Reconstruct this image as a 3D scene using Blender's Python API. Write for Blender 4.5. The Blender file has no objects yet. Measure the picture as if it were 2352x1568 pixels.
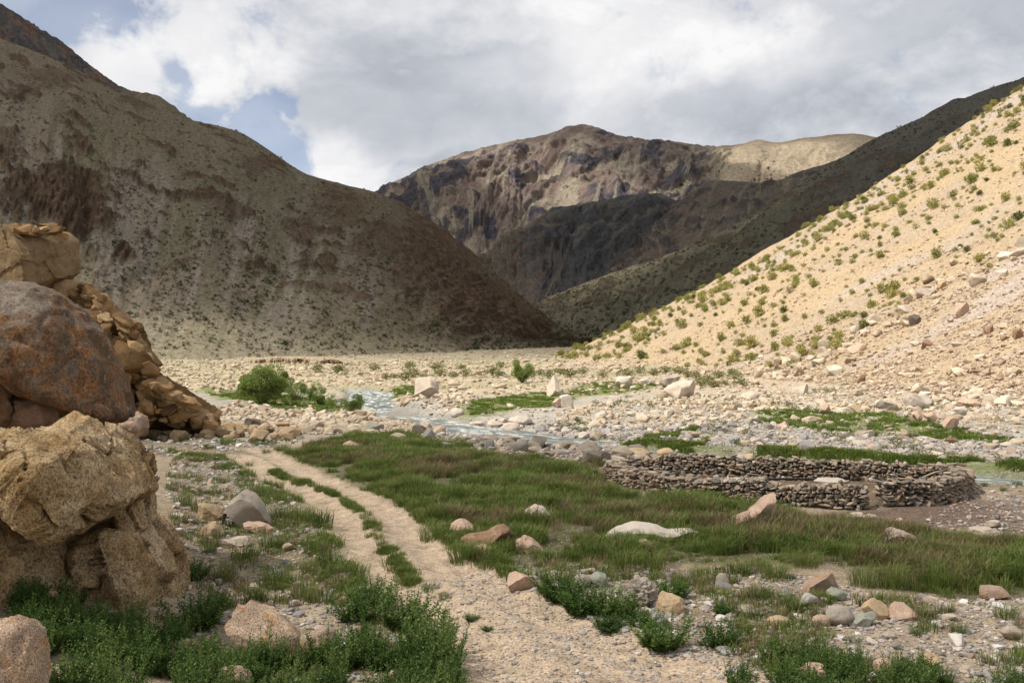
import bpy, bmesh, math, random
import numpy as np
from mathutils import Vector, Matrix

# ------------------------------------------------------------------ camera, sky, sun, exposure
scene = bpy.context.scene
COL = scene.collection
R = math.radians
CZ = 5.0                       # eye height above the meadow
FPX = 35.0 / 36.0 * 2352.0     # focal length in the units used to read the photograph (2352 x 1568)
cam_d = bpy.data.cameras.new('camera'); cam_d.lens = 35; cam_d.sensor_width = 36
cam_d.clip_start = 0.1; cam_d.clip_end = 30000
cam = bpy.data.objects.new('camera', cam_d); COL.objects.link(cam)
cam.location = (0, 0, CZ); cam.rotation_euler = (R(90), 0, 0)
scene.camera = cam

SUN = Vector((-0.55, -0.24, 0.80)).normalized()      # direction towards the sun: high, left, a little behind
SUN_EL = math.asin(SUN.z); SUN_AZ = math.atan2(SUN.x, SUN.y)

def build_world():
    w = bpy.data.worlds.new('World'); scene.world = w; w.use_nodes = True
    nt = w.node_tree; nt.nodes.clear(); N = nt.nodes.new; L = nt.links.new
    out = N('ShaderNodeOutputWorld'); bg = N('ShaderNodeBackground'); L(bg.outputs[0], out.inputs[0])
    sky = N('ShaderNodeTexSky'); sky.sky_type = 'NISHITA'; sky.sun_disc = False
    sky.sun_elevation = SUN_EL; sky.sun_rotation = SUN_AZ; sky.altitude = 3500
    sky.air_density = 1.0; sky.dust_density = 0.6; sky.ozone_density = 1.0
    bg.inputs[1].default_value = 0.1
    w.cycles.sampling_method = 'NONE'      # an even cloudy sky needs no importance map
    tc = N('ShaderNodeTexCoord'); D = tc.outputs['Generated']
    def math_(op, a, b=None, clamp=False):
        m = N('ShaderNodeMath'); m.operation = op; m.use_clamp = clamp
        for i, x in enumerate((a, b)):
            if x is None: continue
            if isinstance(x, (int, float)): m.inputs[i].default_value = x
            else: L(x, m.inputs[i])
        return m.outputs[0]
    def noise(scale, det, rough, stretch=1.6, off=(0, 0, 0), dist=0.0):
        mp = N('ShaderNodeMapping'); mp.inputs['Scale'].default_value = (1, 1, stretch); mp.inputs['Location'].default_value = off
        L(D, mp.inputs[0])
        n = N('ShaderNodeTexNoise'); n.inputs['Scale'].default_value = scale; n.inputs['Detail'].default_value = det
        n.inputs['Roughness'].default_value = rough; n.inputs['Distortion'].default_value = dist
        L(mp.outputs[0], n.inputs['Vector']); return n.outputs[0]
    # a slightly ragged direction, so that cloud edges billow
    def ragged(amount, scale):
        n = N('ShaderNodeTexNoise'); n.inputs['Scale'].default_value = scale; n.inputs['Detail'].default_value = 4; n.inputs['Roughness'].default_value = 0.62
        L(D, n.inputs['Vector'])
        s = N('ShaderNodeVectorMath'); s.operation = 'SUBTRACT'; L(n.outputs['Color'], s.inputs[0]); s.inputs[1].default_value = (0.5, 0.5, 0.5)
        m = N('ShaderNodeVectorMath'); m.operation = 'SCALE'; L(s.outputs[0], m.inputs[0]); m.inputs['Scale'].default_value = amount
        a = N('ShaderNodeVectorMath'); a.operation = 'ADD'; L(D, a.inputs[0]); L(m.outputs[0], a.inputs[1])
        return a.outputs[0]
    RD = ragged(0.14, 6.0); RD2 = RD
    def dirn(u, v):
        d = Vector(((u - 1176) / FPX, 1, (784 - v) / FPX)); d.normalize(); return d
    def blob(u, v, r_in, r_out, src=None, sx=1.0, sz=1.0):
        """1 inside r_in, 0 outside r_out (radii in the photograph's units)"""
        c = dirn(u, v)
        sub = N('ShaderNodeVectorMath'); sub.operation = 'SUBTRACT'; L(src or RD, sub.inputs[0]); sub.inputs[1].default_value = c
        ml = N('ShaderNodeVectorMath'); ml.operation = 'MULTIPLY'; L(sub.outputs[0], ml.inputs[0]); ml.inputs[1].default_value = (1 / sx, 1, 1 / sz)
        ln = N('ShaderNodeVectorMath'); ln.operation = 'LENGTH'; L(ml.outputs[0], ln.inputs[0])
        mr = N('ShaderNodeMapRange'); mr.interpolation_type = 'SMOOTHSTEP'
        L(ln.outputs['Value'], mr.inputs[0]); mr.inputs[1].default_value = r_out / FPX; mr.inputs[2].default_value = r_in / FPX
        return mr.outputs[0]
    def many(f, items):
        o = None
        for it in items:
            b = blob(*it[:4], **(it[4] if len(it) > 4 else {}))
            o = b if o is None else math_(f, o, b)
        return o
    # openings where the blue shows
    gaps = many('MAXIMUM', [(60, 0, 0, 240, dict(sx=1.6, sz=0.6)), (425, 180, 0, 95, dict(sx=0.9, sz=1.2)), (455, 225, 0, 105), (505, 262, 0, 110, dict(sx=1.3, sz=0.8)),
                            (590, 300, 10, 120), (645, 345, 10, 110), (695, 392, 0, 80), (660, 215, 0, 70), (905, 405, 0, 70, dict(sx=1.5))])
    hr = noise(2.3, 1, 0.6, 1.8, (3.1, 1.7, 0.4)); hm = N('ShaderNodeMapRange'); hm.interpolation_type = 'SMOOTHSTEP'; L(hr, hm.inputs[0]); hm.inputs[1].default_value = 0.34; hm.inputs[2].default_value = 0.46
    core = many('MAXIMUM', [(1300, 150, 900, 1250, dict(src=D)), (270, 170, 100, 190)])
    keep = math_('MAXIMUM', hm.outputs[0], core)
    fray = noise(13.0, 5, 0.66, 1.2, (0.3, 0.2, 0.9), 0.3)
    cov2 = N('ShaderNodeMapRange'); cov2.interpolation_type = 'SMOOTHSTEP'
    cover = math_('SUBTRACT', keep, gaps)
    L(math_('ADD', cover, math_('MULTIPLY', math_('SUBTRACT', fray, 0.5), 2.3)), cov2.inputs[0]); cov2.inputs[1].default_value = -0.02; cov2.inputs[2].default_value = 0.86
    veil = math_('MAXIMUM', math_('MULTIPLY', cov2.outputs[0], 0.98), math_('ADD', 0.24, math_('MULTIPLY', fray, 0.36)))
    # tone of the cloud: grey undersides, white sunlit billows
    big = noise(2.6, 3, 0.60, 2.0, (1.3, 0.2, 2.2), 0.3); fine = noise(5.5, 6, 0.60, 1.7, (4.3, 0.9, 1.2), 0.15)
    grey = many('MAXIMUM', [(960, 235, 100, 400, dict(src=RD2, sx=1.25, sz=0.34)), (930, 110, 60, 380, dict(src=RD2, sx=1.0, sz=0.5)),
                            (1950, 300, 60, 560, dict(src=RD2, sx=1.3, sz=0.30)), (2250, 120, 0, 330, dict(src=RD2, sx=1.2, sz=0.8)),
                            (1150, 365, 60, 260, dict(src=RD2, sx=1.2, sz=0.22))])
    white = many('MAXIMUM', [(500, 120, 60, 200, dict(sx=1.1)), (1345, 165, 30, 130), (1420, 70, 40, 230, dict(sx=1.2)), (780, 375, 40, 120), (300, 170, 50, 150),
                             (1640, 120, 0, 220, dict(sx=1.4, sz=0.6)), (600, 270, 0, 110)])
    t = math_('ADD', math_('MULTIPLY', math_('SUBTRACT', big, 0.5), 0.7), math_('ADD', math_('MULTIPLY', math_('SUBTRACT', fine, 0.5), 0.8), math_('MULTIPLY', math_('SUBTRACT', math_('ABSOLUTE', math_('SUBTRACT', fine, 0.5)), 0.09), 1.9)))
    t = math_('ADD', t, 0.70)
    t = math_('SUBTRACT', t, math_('MULTIPLY', grey, 0.36))
    t = math_('ADD', t, math_('MULTIPLY', white, 0.30), True)
    cr = N('ShaderNodeValToRGB'); L(t, cr.inputs[0])
    e = cr.color_ramp.elements; e[0].position = 0.0; e[0].color = (0.38, 0.405, 0.455, 1); e[1].position = 1.0; e[1].color = (0.96, 0.955, 0.95, 1)
    k = e.new(0.40); k.color = (0.60, 0.62, 0.665, 1); k = e.new(0.70); k.color = (0.80, 0.80, 0.82, 1)
    scl = N('ShaderNodeVectorMath'); scl.operation = 'SCALE'; L(cr.outputs[0], scl.inputs[0]); scl.inputs['Scale'].default_value = 0.79 / 0.1
    mx = N('ShaderNodeMix'); mx.data_type = 'RGBA'; L(veil, mx.inputs['Factor']); L(sky.outputs[0], mx.inputs['A']); L(scl.outputs[0], mx.inputs['B'])
    L(mx.outputs['Result'], bg.inputs[0])
build_world()

sun_d = bpy.data.lights.new('sun', 'SUN'); sun_d.energy = 5.0; sun_d.angle = R(0.53); sun_d.color = (1.0, 0.945, 0.86)
sun = bpy.data.objects.new('sun', sun_d); COL.objects.link(sun)
sun.rotation_euler = SUN.to_track_quat('Z', 'Y').to_euler(); sun.location = (0, 0, 400)
vs = scene.view_settings
vs.view_transform = 'Standard'; vs.look = 'None'; vs.exposure = 0.36; vs.gamma = 1.0; vs.use_curve_mapping = False
scene.cycles.use_denoising = True
scene.cycles.max_bounces = 5; scene.cycles.diffuse_bounces = 2; scene.cycles.glossy_bounces = 2
scene.cycles.transparent_max_bounces = 16; scene.cycles.volume_bounces = 0; scene.cycles.transmission_bounces = 2

# ------------------------------------------------------------------ helpers
rng = np.random.default_rng(7)
random.seed(7)

def tag(o, label=None, cat=None, group=None, kind=None):
    if label: o['label'] = label
    if cat: o['category'] = cat
    if group: o['group'] = group
    if kind: o['kind'] = kind
    return o

def link(name, me, mat=None, parent=None, loc=None):
    o = bpy.data.objects.new(name, me)
    if mat is not None and me is not None and len(me.materials) == 0: me.materials.append(mat)
    COL.objects.link(o)
    if parent is not None: o.parent = parent
    if loc is not None: o.location = loc
    return o

def empty(name, loc=(0, 0, 0)):
    o = bpy.data.objects.new(name, None); o.empty_display_size = 0.3; COL.objects.link(o); o.location = loc; return o

def mesh_np(name, V, F, smooth=True, sharp=None, mat=None):
    """V (n,3), F (m,k) arrays -> mesh"""
    V = np.asarray(V, dtype=np.float32); F = np.asarray(F, dtype=np.int32)
    me = bpy.data.meshes.new(name); m, k = F.shape
    me.vertices.add(len(V)); me.vertices.foreach_set('co', V.ravel())
    me.loops.add(m * k); me.loops.foreach_set('vertex_index', F.ravel())
    me.polygons.add(m); me.polygons.foreach_set('loop_start', np.arange(0, m * k, k, dtype=np.int32))
    me.update(calc_edges=True)
    me.polygons.foreach_set('use_smooth', np.full(m, smooth, dtype=bool))
    if sharp is not None: me.set_sharp_from_angle(angle=R(sharp))
    if mat is not None: me.materials.append(mat)
    return me

def set_attr(me, name, data):
    data = np.asarray(data, dtype=np.float32)
    if data.ndim == 1:
        a = me.attributes.new(name, 'FLOAT', 'POINT'); a.data.foreach_set('value', data)
    else:
        a = me.attributes.new(name, 'FLOAT_COLOR', 'POINT')
        d = np.ones((len(data), 4), dtype=np.float32); d[:, :3] = data[:, :3]
        a.data.foreach_set('color', d.ravel())

# gradient noise, vectorised
_G = np.array([[1,1,0],[-1,1,0],[1,-1,0],[-1,-1,0],[1,0,1],[-1,0,1],[1,0,-1],[-1,0,-1],[0,1,1],[0,-1,1],[0,1,-1],[0,-1,-1]], dtype=np.float32)
_P = np.random.default_rng(1234).permutation(1024).astype(np.int32)
def perlin(P, seed=0):
    P = np.asarray(P, dtype=np.float64) + seed * 17.137
    I = np.floor(P).astype(np.int64); f = (P - I).astype(np.float32); I = (I & 1023).astype(np.int32)
    w = f * f * f * (f * (f * 6 - 15) + 10)
    out = 0
    for dx in (0, 1):
        ax = _P[(I[:, 0] + dx) & 1023]; wx = w[:, 0] if dx else 1 - w[:, 0]
        for dy in (0, 1):
            axy = _P[(ax + I[:, 1] + dy) & 1023]; wxy = wx * (w[:, 1] if dy else 1 - w[:, 1])
            for dz in (0, 1):
                h = _P[(axy + I[:, 2] + dz) & 1023] % 12
                g = _G[h]
                d = g[:, 0] * (f[:, 0] - dx) + g[:, 1] * (f[:, 1] - dy) + g[:, 2] * (f[:, 2] - dz)
                out = out + d * wxy * (w[:, 2] if dz else 1 - w[:, 2])
    return out
def fbm(P, octv=4, lac=2.03, gain=0.5, seed=0):
    s = 0; a = 1.0; P = np.asarray(P, dtype=np.float64)
    for i in range(octv):
        s = s + a * perlin(P, seed + i * 3); P = P * lac; a *= gain
    return s
def ridged(P, octv=4, lac=2.05, gain=0.55, seed=0):
    s = 0; a = 1.0; P = np.asarray(P, dtype=np.float64)
    for i in range(octv):
        s = s + a * (1 - 2.2 * np.abs(perlin(P, seed + i * 5))); P = P * lac; a *= gain
    return s
def P2(x, y, z=0.0):
    x = np.asarray(x, dtype=np.float64); return np.stack([x, np.broadcast_to(y, x.shape), np.broadcast_to(z, x.shape)], axis=-1).reshape(-1, 3)
def sstep(a, b, x):
    t = np.clip((x - a) / (b - a), 0, 1); return t * t * (3 - 2 * t)

def flat(u, v, z=0.0):
    """photograph point on a level plane z -> world x, y"""
    y = (CZ - z) * FPX / (v - 784.0); return ((u - 1176) / FPX * y, y)
def at(u, v, y):
    return np.array(((u - 1176) / FPX * y, y, CZ + (784.0 - v) / FPX * y))
def flatpoly(pts, z=0.0): return np.array([flat(u, v, z) for u, v in pts])

def in_poly(x, y, poly):
    x = np.asarray(x); y = np.asarray(y); c = np.zeros(x.shape, dtype=bool); n = len(poly); j = n - 1
    for i in range(n):
        xi, yi = poly[i]; xj, yj = poly[j]
        if yi != yj:
            c ^= ((yi > y) != (yj > y)) & (x < (xj - xi) * (y - yi) / (yj - yi) + xi)
        j = i
    return c
def dist_line(x, y, line, reach=None):
    """distance to a polyline, and the parameter (index) of the nearest place; beyond reach of its box a large number"""
    x = np.asarray(x, dtype=np.float64); y = np.asarray(y, dtype=np.float64)
    if reach is not None:
        lo = line.min(0) - reach; hi = line.max(0) + reach; m = (x > lo[0]) & (x < hi[0]) & (y > lo[1]) & (y < hi[1])
        d = np.full(x.shape, 1e3); p = np.zeros(x.shape)
        if m.any(): d[m], p[m] = dist_line(x[m], y[m], line)
        return d, p
    best = np.full(x.shape, 1e18); par = np.zeros(x.shape)
    for i in range(len(line) - 1):
        ax, ay = line[i]; bx, by = line[i + 1]; dx, dy = bx - ax, by - ay
        t = np.clip(((x - ax) * dx + (y - ay) * dy) / (dx * dx + dy * dy + 1e-12), 0, 1)
        d = (x - ax - t * dx) ** 2 + (y - ay - t * dy) ** 2
        m = d < best; best = np.where(m, d, best); par = np.where(m, i + t, par)
    return np.sqrt(best), par
def edge_dist(x, y, poly):
    """signed distance to a polygon, positive inside"""
    x = np.asarray(x, dtype=float); y = np.asarray(y, dtype=float)
    d, _ = dist_line(x, y, np.vstack([poly, poly[:1]]), 6.0); return np.where(in_poly(x, y, poly), d, -d)
def smooth_line(pts, n=8):
    P = np.asarray(pts, dtype=float); out = []
    Q = np.vstack([2 * P[0] - P[1], P, 2 * P[-1] - P[-2]])
    for i in range(1, len(Q) - 2):
        p0, p1, p2, p3 = Q[i - 1:i + 3]
        for k in range(n):
            t = k / n
            out.append(0.5 * ((2 * p1) + (-p0 + p2) * t + (2 * p0 - 5 * p1 + 4 * p2 - p3) * t * t + (-p0 + 3 * p1 - 3 * p2 + p3) * t ** 3))
    out.append(P[-1]); return np.array(out)

# ------------------------------------------------------------------ materials
class NT:
    def __init__(s, name):
        s.m = bpy.data.materials.new(name); s.m.use_nodes = True; s.t = s.m.node_tree; s.t.nodes.clear()
        s.out = s.N('ShaderNodeOutputMaterial')
    def N(s, k): return s.t.nodes.new(k)
    def L(s, a, b): s.t.links.new(a, b)
    def put(s, sock, x):
        if isinstance(x, (int, float)): sock.default_value = x
        elif isinstance(x, (tuple, list)): sock.default_value = tuple(x) if len(x) != 3 or sock.type == 'VECTOR' else (*x, 1)
        else: s.L(x, sock)
    def math(s, op, a, b=0.0, clamp=False):
        m = s.N('ShaderNodeMath'); m.operation = op; m.use_clamp = clamp; s.put(m.inputs[0], a); s.put(m.inputs[1], b); return m.outputs[0]
    def noise(s, vec, scale, det=4, rough=0.55, dist=0.0, color=False):
        n = s.N('ShaderNodeTexNoise'); n.inputs['Scale'].default_value = scale; n.inputs['Detail'].default_value = det
        n.inputs['Roughness'].default_value = rough; n.inputs['Distortion'].default_value = dist
        if vec is not None: s.L(vec, n.inputs['Vector'])
        return n.outputs['Color' if color else 0]
    def voro(s, vec, scale, feature='F1', out='Distance'):
        n = s.N('ShaderNodeTexVoronoi'); n.feature = feature; n.inputs['Scale'].default_value = scale; s.L(vec, n.inputs['Vector']); return n.outputs[out]
    def ramp(s, f, stops, interp='LINEAR'):
        r = s.N('ShaderNodeValToRGB'); r.color_ramp.interpolation = interp; e = r.color_ramp.elements
        e[0].position, e[0].color = stops[0][0], (*stops[0][1], 1); e[1].position, e[1].color = stops[-1][0], (*stops[-1][1], 1)
        for p, c in stops[1:-1]:
            k = e.new(p); k.color = (*c, 1)
        s.put(r.inputs[0], f); return r.outputs[0]
    def rng(s, f, a, b, c=0.0, d=1.0, smooth=True):
        m = s.N('ShaderNodeMapRange'); m.interpolation_type = 'SMOOTHSTEP' if smooth else 'LINEAR'
        s.put(m.inputs[0], f)
        for i, x in enumerate((a, b, c, d)): m.inputs[i + 1].default_value = x
        return m.outputs[0]
    def mix(s, f, a, b, mode='MIX'):
        m = s.N('ShaderNodeMix'); m.data_type = 'RGBA'; m.blend_type = mode
        s.put(m.inputs['Factor'], f); s.put(m.inputs['A'], a); s.put(m.inputs['B'], b); return m.outputs['Result']
    def attr(s, name, kind='GEOMETRY', out='Color'):
        a = s.N('ShaderNodeAttribute'); a.attribute_type = kind; a.attribute_name = name; return a.outputs[out]
    def pos(s): return s.N('ShaderNodeNewGeometry').outputs['Position']
    def obj(s): return s.N('ShaderNodeTexCoord').outputs['Object']
    def rnd(s): return s.N('ShaderNodeObjectInfo').outputs['Random']
    def mapping(s, vec, scale=(1, 1, 1), rot=(0, 0, 0), loc=None):
        m = s.N('ShaderNodeMapping'); m.inputs['Scale'].default_value = scale; m.inputs['Rotation'].default_value = rot
        if loc is not None: s.put(m.inputs['Location'], loc)
        s.L(vec, m.inputs[0]); return m.outputs[0]
    def bump(s, h, strength=0.5, dist=0.1, normal=None):
        b = s.N('ShaderNodeBump'); b.inputs['Strength'].default_value = strength; b.inputs['Distance'].default_value = dist
        s.L(h, b.inputs['Height'])
        if normal is not None: s.L(normal, b.inputs['Normal'])
        return b.outputs[0]
    def principled(s, col, rough=0.9, spec=0.2, normal=None, **kw):
        p = s.N('ShaderNodeBsdfPrincipled'); s.put(p.inputs['Base Color'], col); s.put(p.inputs['Roughness'], rough); p.inputs['Specular IOR Level'].default_value = spec
        if normal is not None: s.L(normal, p.inputs['Normal'])
        for k, v in kw.items(): s.put(p.inputs[k], v)
        s.L(p.outputs[0], s.out.inputs[0]); return s.m

def rock_material(name, palette, scale=1.0, lichen=None, lich_amt=0.0, contrast=0.35, speckle=0.25, bump=0.5, world=False, streak=None, crust=None):
    t = NT(name); P = t.pos() if world else t.obj(); r = t.rnd()
    n0 = t.N('ShaderNodeVectorMath'); n0.operation = 'ADD'; t.L(P, n0.inputs[0])
    sc = t.N('ShaderNodeCombineXYZ'); off = t.math('MULTIPLY', r, 57.0); t.L(off, sc.inputs[0]); t.L(off, sc.inputs[2]); t.L(sc.outputs[0], n0.inputs[1]); V = n0.outputs[0]
    base = t.ramp(r, palette)
    big = t.noise(V, 1.3 * scale, 2, 0.6); mid = t.noise(V, 6 * scale, 4, 0.7); fine = t.noise(V, 34 * scale, 2, 0.6)
    base = t.mix(contrast, base, t.ramp(big, [(0.28, (0.42, 0.38, 0.33)), (0.5, (1, 1, 1)), (0.75, (1.35, 1.3, 1.22))]), 'MULTIPLY')
    base = t.mix(contrast * 0.9, base, t.ramp(mid, [(0.3, (0.5, 0.45, 0.4)), (0.55, (1, 1, 1)), (0.75, (1.3, 1.28, 1.25))]), 'MULTIPLY')
    base = t.mix(speckle, base, t.ramp(fine, [(0.34, (0.25, 0.22, 0.20)), (0.5, (1, 1, 1)), (0.66, (1.5, 1.45, 1.4))]), 'MULTIPLY')
    if lichen:
        lm = t.math('MULTIPLY', t.rng(t.noise(V, 2.1 * scale, 3, 0.7, 0.6), 0.5, 0.64), t.rng(t.noise(V, 15 * scale, 2, 0.7), 0.40, 0.58))
        base = t.mix(t.math('MULTIPLY', lm, lich_amt), base, lichen)
    if crust:
        cm = t.rng(t.noise(V, 3.7 * scale, 5, 0.65), 0.55, 0.66); base = t.mix(t.math('MULTIPLY', cm, 0.6), base, crust)
    h = t.math('ADD', t.math('MULTIPLY', mid, 0.7), t.math('MULTIPLY', fine, 0.3))
    return t.principled(base, 0.92, 0.15, t.bump(h, bump, 0.12 / scale))

PAL_TAN = [(0.0, (0.35, 0.27, 0.185)), (0.3, (0.44, 0.355, 0.255)), (0.55, (0.51, 0.42, 0.31)), (0.75, (0.40, 0.335, 0.25)), (0.9, (0.58, 0.515, 0.41)), (1.0, (0.27, 0.20, 0.14))]
PAL_GREY = [(0.0, (0.24, 0.225, 0.21)), (0.25, (0.40, 0.36, 0.32)), (0.5, (0.52, 0.44, 0.365)), (0.68, (0.34, 0.33, 0.325)), (0.85, (0.58, 0.52, 0.46)), (0.94, (0.46, 0.33, 0.245)), (1.0, (0.17, 0.165, 0.165))]
PAL_PEN = [(0.0, (0.13, 0.108, 0.083)), (0.2, (0.23, 0.198, 0.155)), (0.4, (0.33, 0.255, 0.18)), (0.6, (0.25, 0.228, 0.195)), (0.75, (0.40, 0.325, 0.255)), (0.88, (0.37, 0.245, 0.16)), (1.0, (0.50, 0.455, 0.39))]
PAL_OUT = [(0.0, (0.13, 0.075, 0.033)), (0.25, (0.27, 0.17, 0.08)), (0.55, (0.38, 0.255, 0.135)), (0.8, (0.31, 0.18, 0.08)), (1.0, (0.50, 0.38, 0.235))]
PAL_PEB = [(0.0, (0.22, 0.21, 0.21)), (0.2, (0.36, 0.33, 0.30)), (0.45, (0.48, 0.39, 0.31)), (0.62, (0.38, 0.37, 0.37)), (0.78, (0.55, 0.46, 0.38)), (0.9, (0.72, 0.69, 0.65)), (1.0, (0.30, 0.20, 0.14))]
M = {}
M['rock_tan'] = rock_material('rock_tan', PAL_TAN, 2.0)
M['rock_grey'] = rock_material('rock_grey', PAL_GREY, 2.0)
M['rock_pen'] = rock_material('rock_pen', PAL_PEN, 2.5, contrast=0.5)
M['rock_outcrop'] = rock_material('rock_outcrop', PAL_OUT, 2.2, contrast=0.55, bump=0.8)
M['rock_pebble'] = rock_material('rock_pebble', PAL_PEB, 2.0, contrast=0.2, speckle=0.15)
def one(c, k=0.06): return [(0.0, tuple(x * (1 - k) for x in c)), (1.0, tuple(x * (1 + k) for x in c))]

def leaf_material(name, stops, rough=0.6, trans=0.35):
    t = NT(name); r = t.rnd(); a = t.attr('tone', out='Fac')
    f = t.math('ADD', t.math('MULTIPLY', r, 0.55), t.math('MULTIPLY', a, 0.45), True)
    c = t.ramp(f, stops)
    d = t.N('ShaderNodeBsdfDiffuse'); t.put(d.inputs[0], c); tr = t.N('ShaderNodeBsdfTranslucent'); t.put(tr.inputs[0], c)
    gl = t.N('ShaderNodeBsdfGlossy'); gl.inputs['Roughness'].default_value = 0.5; t.put(gl.inputs[0], (0.5, 0.5, 0.45))
    m1 = t.N('ShaderNodeMixShader'); m1.inputs[0].default_value = trans; t.L(d.outputs[0], m1.inputs[1]); t.L(tr.outputs[0], m1.inputs[2])
    m2 = t.N('ShaderNodeMixShader'); m2.inputs[0].default_value = 0.03; t.L(m1.outputs[0], m2.inputs[1]); t.L(gl.outputs[0], m2.inputs[2])
    t.L(m2.outputs[0], t.out.inputs[0]); return t.m
M['meadow'] = leaf_material('meadow_grass', [(0.0, (0.052, 0.088, 0.017)), (0.4, (0.110, 0.163, 0.033)), (0.7, (0.17, 0.208, 0.052)), (1.0, (0.29, 0.275, 0.11))])
M['seedhead'] = leaf_material('seed_head_grass', [(0.0, (0.11, 0.105, 0.042)), (0.5, (0.20, 0.15, 0.08)), (1.0, (0.31, 0.225, 0.135))])
M['bright_grass'] = leaf_material('bright_grass', [(0.0, (0.07, 0.115, 0.02)), (0.5, (0.14, 0.195, 0.038)), (1.0, (0.25, 0.27, 0.075))])
M['herb'] = leaf_material('herb_leaf', [(0.0, (0.030, 0.065, 0.014)), (0.5, (0.080, 0.14, 0.030)), (1.0, (0.17, 0.225, 0.06))])
M['hill_bush'] = leaf_material('hill_bush_leaf', [(0.0, (0.15, 0.165, 0.04)), (0.4, (0.26, 0.26, 0.07)), (0.75, (0.37, 0.34, 0.10)), (1.0, (0.46, 0.38, 0.14))])
M['sage'] = leaf_material('sage_leaf', [(0.0, (0.10, 0.12, 0.04)), (0.5, (0.17, 0.18, 0.065)), (1.0, (0.26, 0.24, 0.085))])
M['willow'] = leaf_material('willow_leaf', [(0.0, (0.11, 0.165, 0.035)), (0.5, (0.20, 0.265, 0.065)), (1.0, (0.31, 0.36, 0.12))], trans=0.45)
M['far_bush'] = leaf_material('far_bush_leaf', [(0.0, (0.028, 0.036, 0.014)), (0.6, (0.05, 0.06, 0.023)), (1.0, (0.085, 0.09, 0.034))], trans=0.1)
t = NT('bark'); M['bark'] = t.principled(t.ramp(t.noise(t.obj(), 9, 4), [(0.3, (0.09, 0.065, 0.045)), (0.7, (0.22, 0.17, 0.12))]), 0.95)
t = NT('dead_wood'); M['dead_wood'] = t.principled(t.ramp(t.noise(t.obj(), 14, 4), [(0.3, (0.36, 0.29, 0.21)), (0.7, (0.55, 0.47, 0.36))]), 0.9)
t = NT('black_pole'); M['black_pole'] = t.principled(t.ramp(t.noise(t.obj(), 8, 4), [(0.3, (0.012, 0.011, 0.011)), (0.7, (0.035, 0.03, 0.028))]), 0.6)
# ------------------------------------------------------------------ terrain functions
WATER_Z = -0.45
RIVER = smooth_line([flat(u, v, WATER_Z) for u, v in [(250, 907), (380, 905), (479, 907), (600, 904), (700, 899), (800, 897), (845, 904), (846, 922), (850, 938), (890, 952),
          (975, 967), (1065, 983), (1160, 1000), (1290, 1020), (1450, 1042), (1660, 1063), (1900, 1084), (2280, 1110), (2600, 1140), (3100, 1190)]], 5)
RUT_L = smooth_line([flat(u, v) for u, v in [(260, 1012), (380, 1027), (480, 1038), (556, 1048), (620, 1088), (700, 1128), (762, 1170), (812, 1220), (855, 1270), (905, 1325), (975, 1390), (1085, 1480), (1220, 1590), (1420, 1760)]], 6)
RUT_R = smooth_line([flat(u, v) for u, v in [(300, 1005), (430, 1018), (540, 1027), (612, 1040), (690, 1082), (780, 1122), (858, 1160), (920, 1208), (975, 1262), (1050, 1315), (1160, 1375), (1345, 1460), (1560, 1550), (1800, 1660), (2100, 1800)]], 6)
RUT_T = smooth_line([flat(u, v) for u, v in [(610, 1036), (650, 1024), (700, 1014), (760, 1008)]], 6)
MEADOW = flatpoly([(668, 1048), (700, 1022), (790, 1004), (900, 992), (960, 1000), (1010, 1020), (1120, 1034), (1200, 1046), (1300, 1062), (1392, 1072), (1402, 1102), (1480, 1128), (1620, 1150),
          (1760, 1160), (1960, 1186), (2080, 1210), (2200, 1222), (2352, 1240), (2600, 1260), (2600, 1380), (2352, 1365), (2180, 1372), (2010, 1340), (1900, 1300), (1760, 1296), (1640, 1288), (1560, 1282),
          (1480, 1300), (1400, 1296), (1300, 1292), (1180, 1300), (1060, 1288), (985, 1248), (945, 1200), (890, 1160), (800, 1112), (720, 1075)])
MUD = flatpoly([(1930, 1170), (2030, 1158), (2200, 1140), (2420, 1160), (2420, 1235), (2250, 1222), (2080, 1205), (1960, 1188)])
BAR = flatpoly([(1150, 1010), (1250, 985), (1400, 975), (1600, 985), (1800, 1000), (2100, 1010), (2500, 1040), (2500, 1085), (2000, 1062), (1700, 1042), (1450, 1020), (1300, 1010)], -0.2)
GREEN = [flatpoly(p, -0.2) for p in (
    [(1070, 948), (1110, 918), (1200, 906), (1270, 904), (1325, 912), (1280, 932), (1180, 950), (1085, 962)],
    [(1430, 1010), (1560, 1020), (1700, 1034), (2000, 1052), (2352, 1076), (2600, 1092), (2600, 1106), (2352, 1091), (2000, 1067), (1700, 1050), (1450, 1028)],
    [(480, 893), (560, 898), (700, 918), (845, 938), (800, 952), (660, 945), (540, 922), (478, 905)],
    [(1335, 882), (1420, 876), (1520, 884), (1480, 902), (1340, 912), (1300, 905)],
    [(1740, 955), (1890, 940), (2040, 958), (2150, 985), (2352, 1012), (2600, 1030), (2600, 1042), (2352, 1026), (2100, 1003), (1850, 992), (1740, 978)],
    [(1200, 992), (1290, 997), (1360, 1012), (1300, 1016), (1215, 1006)],
    [(840, 905), (930, 890), (1010, 886), (960, 905), (880, 918)],
    [(1480, 1005), (1560, 995), (1620, 985), (1600, 1000), (1500, 1012)])]
X0Y = np.array([-60, 20, 45, 69, 100, 141, 180, 212, 228, 240, 262, 300, 360, 460, 700], dtype=float)
X0X = np.array([60, 50, 42, 37, 34, 29.0, 20, 11, 8.0, 10, 20, 48, 105, 225, 500], dtype=float)
def hill_s(x, y):
    return x - np.interp(y, X0Y, X0X) + 2.2 * perlin(P2(x / 37, y / 37), 3) + 0.9 * perlin(P2(x / 11, y / 11), 4)
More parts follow.
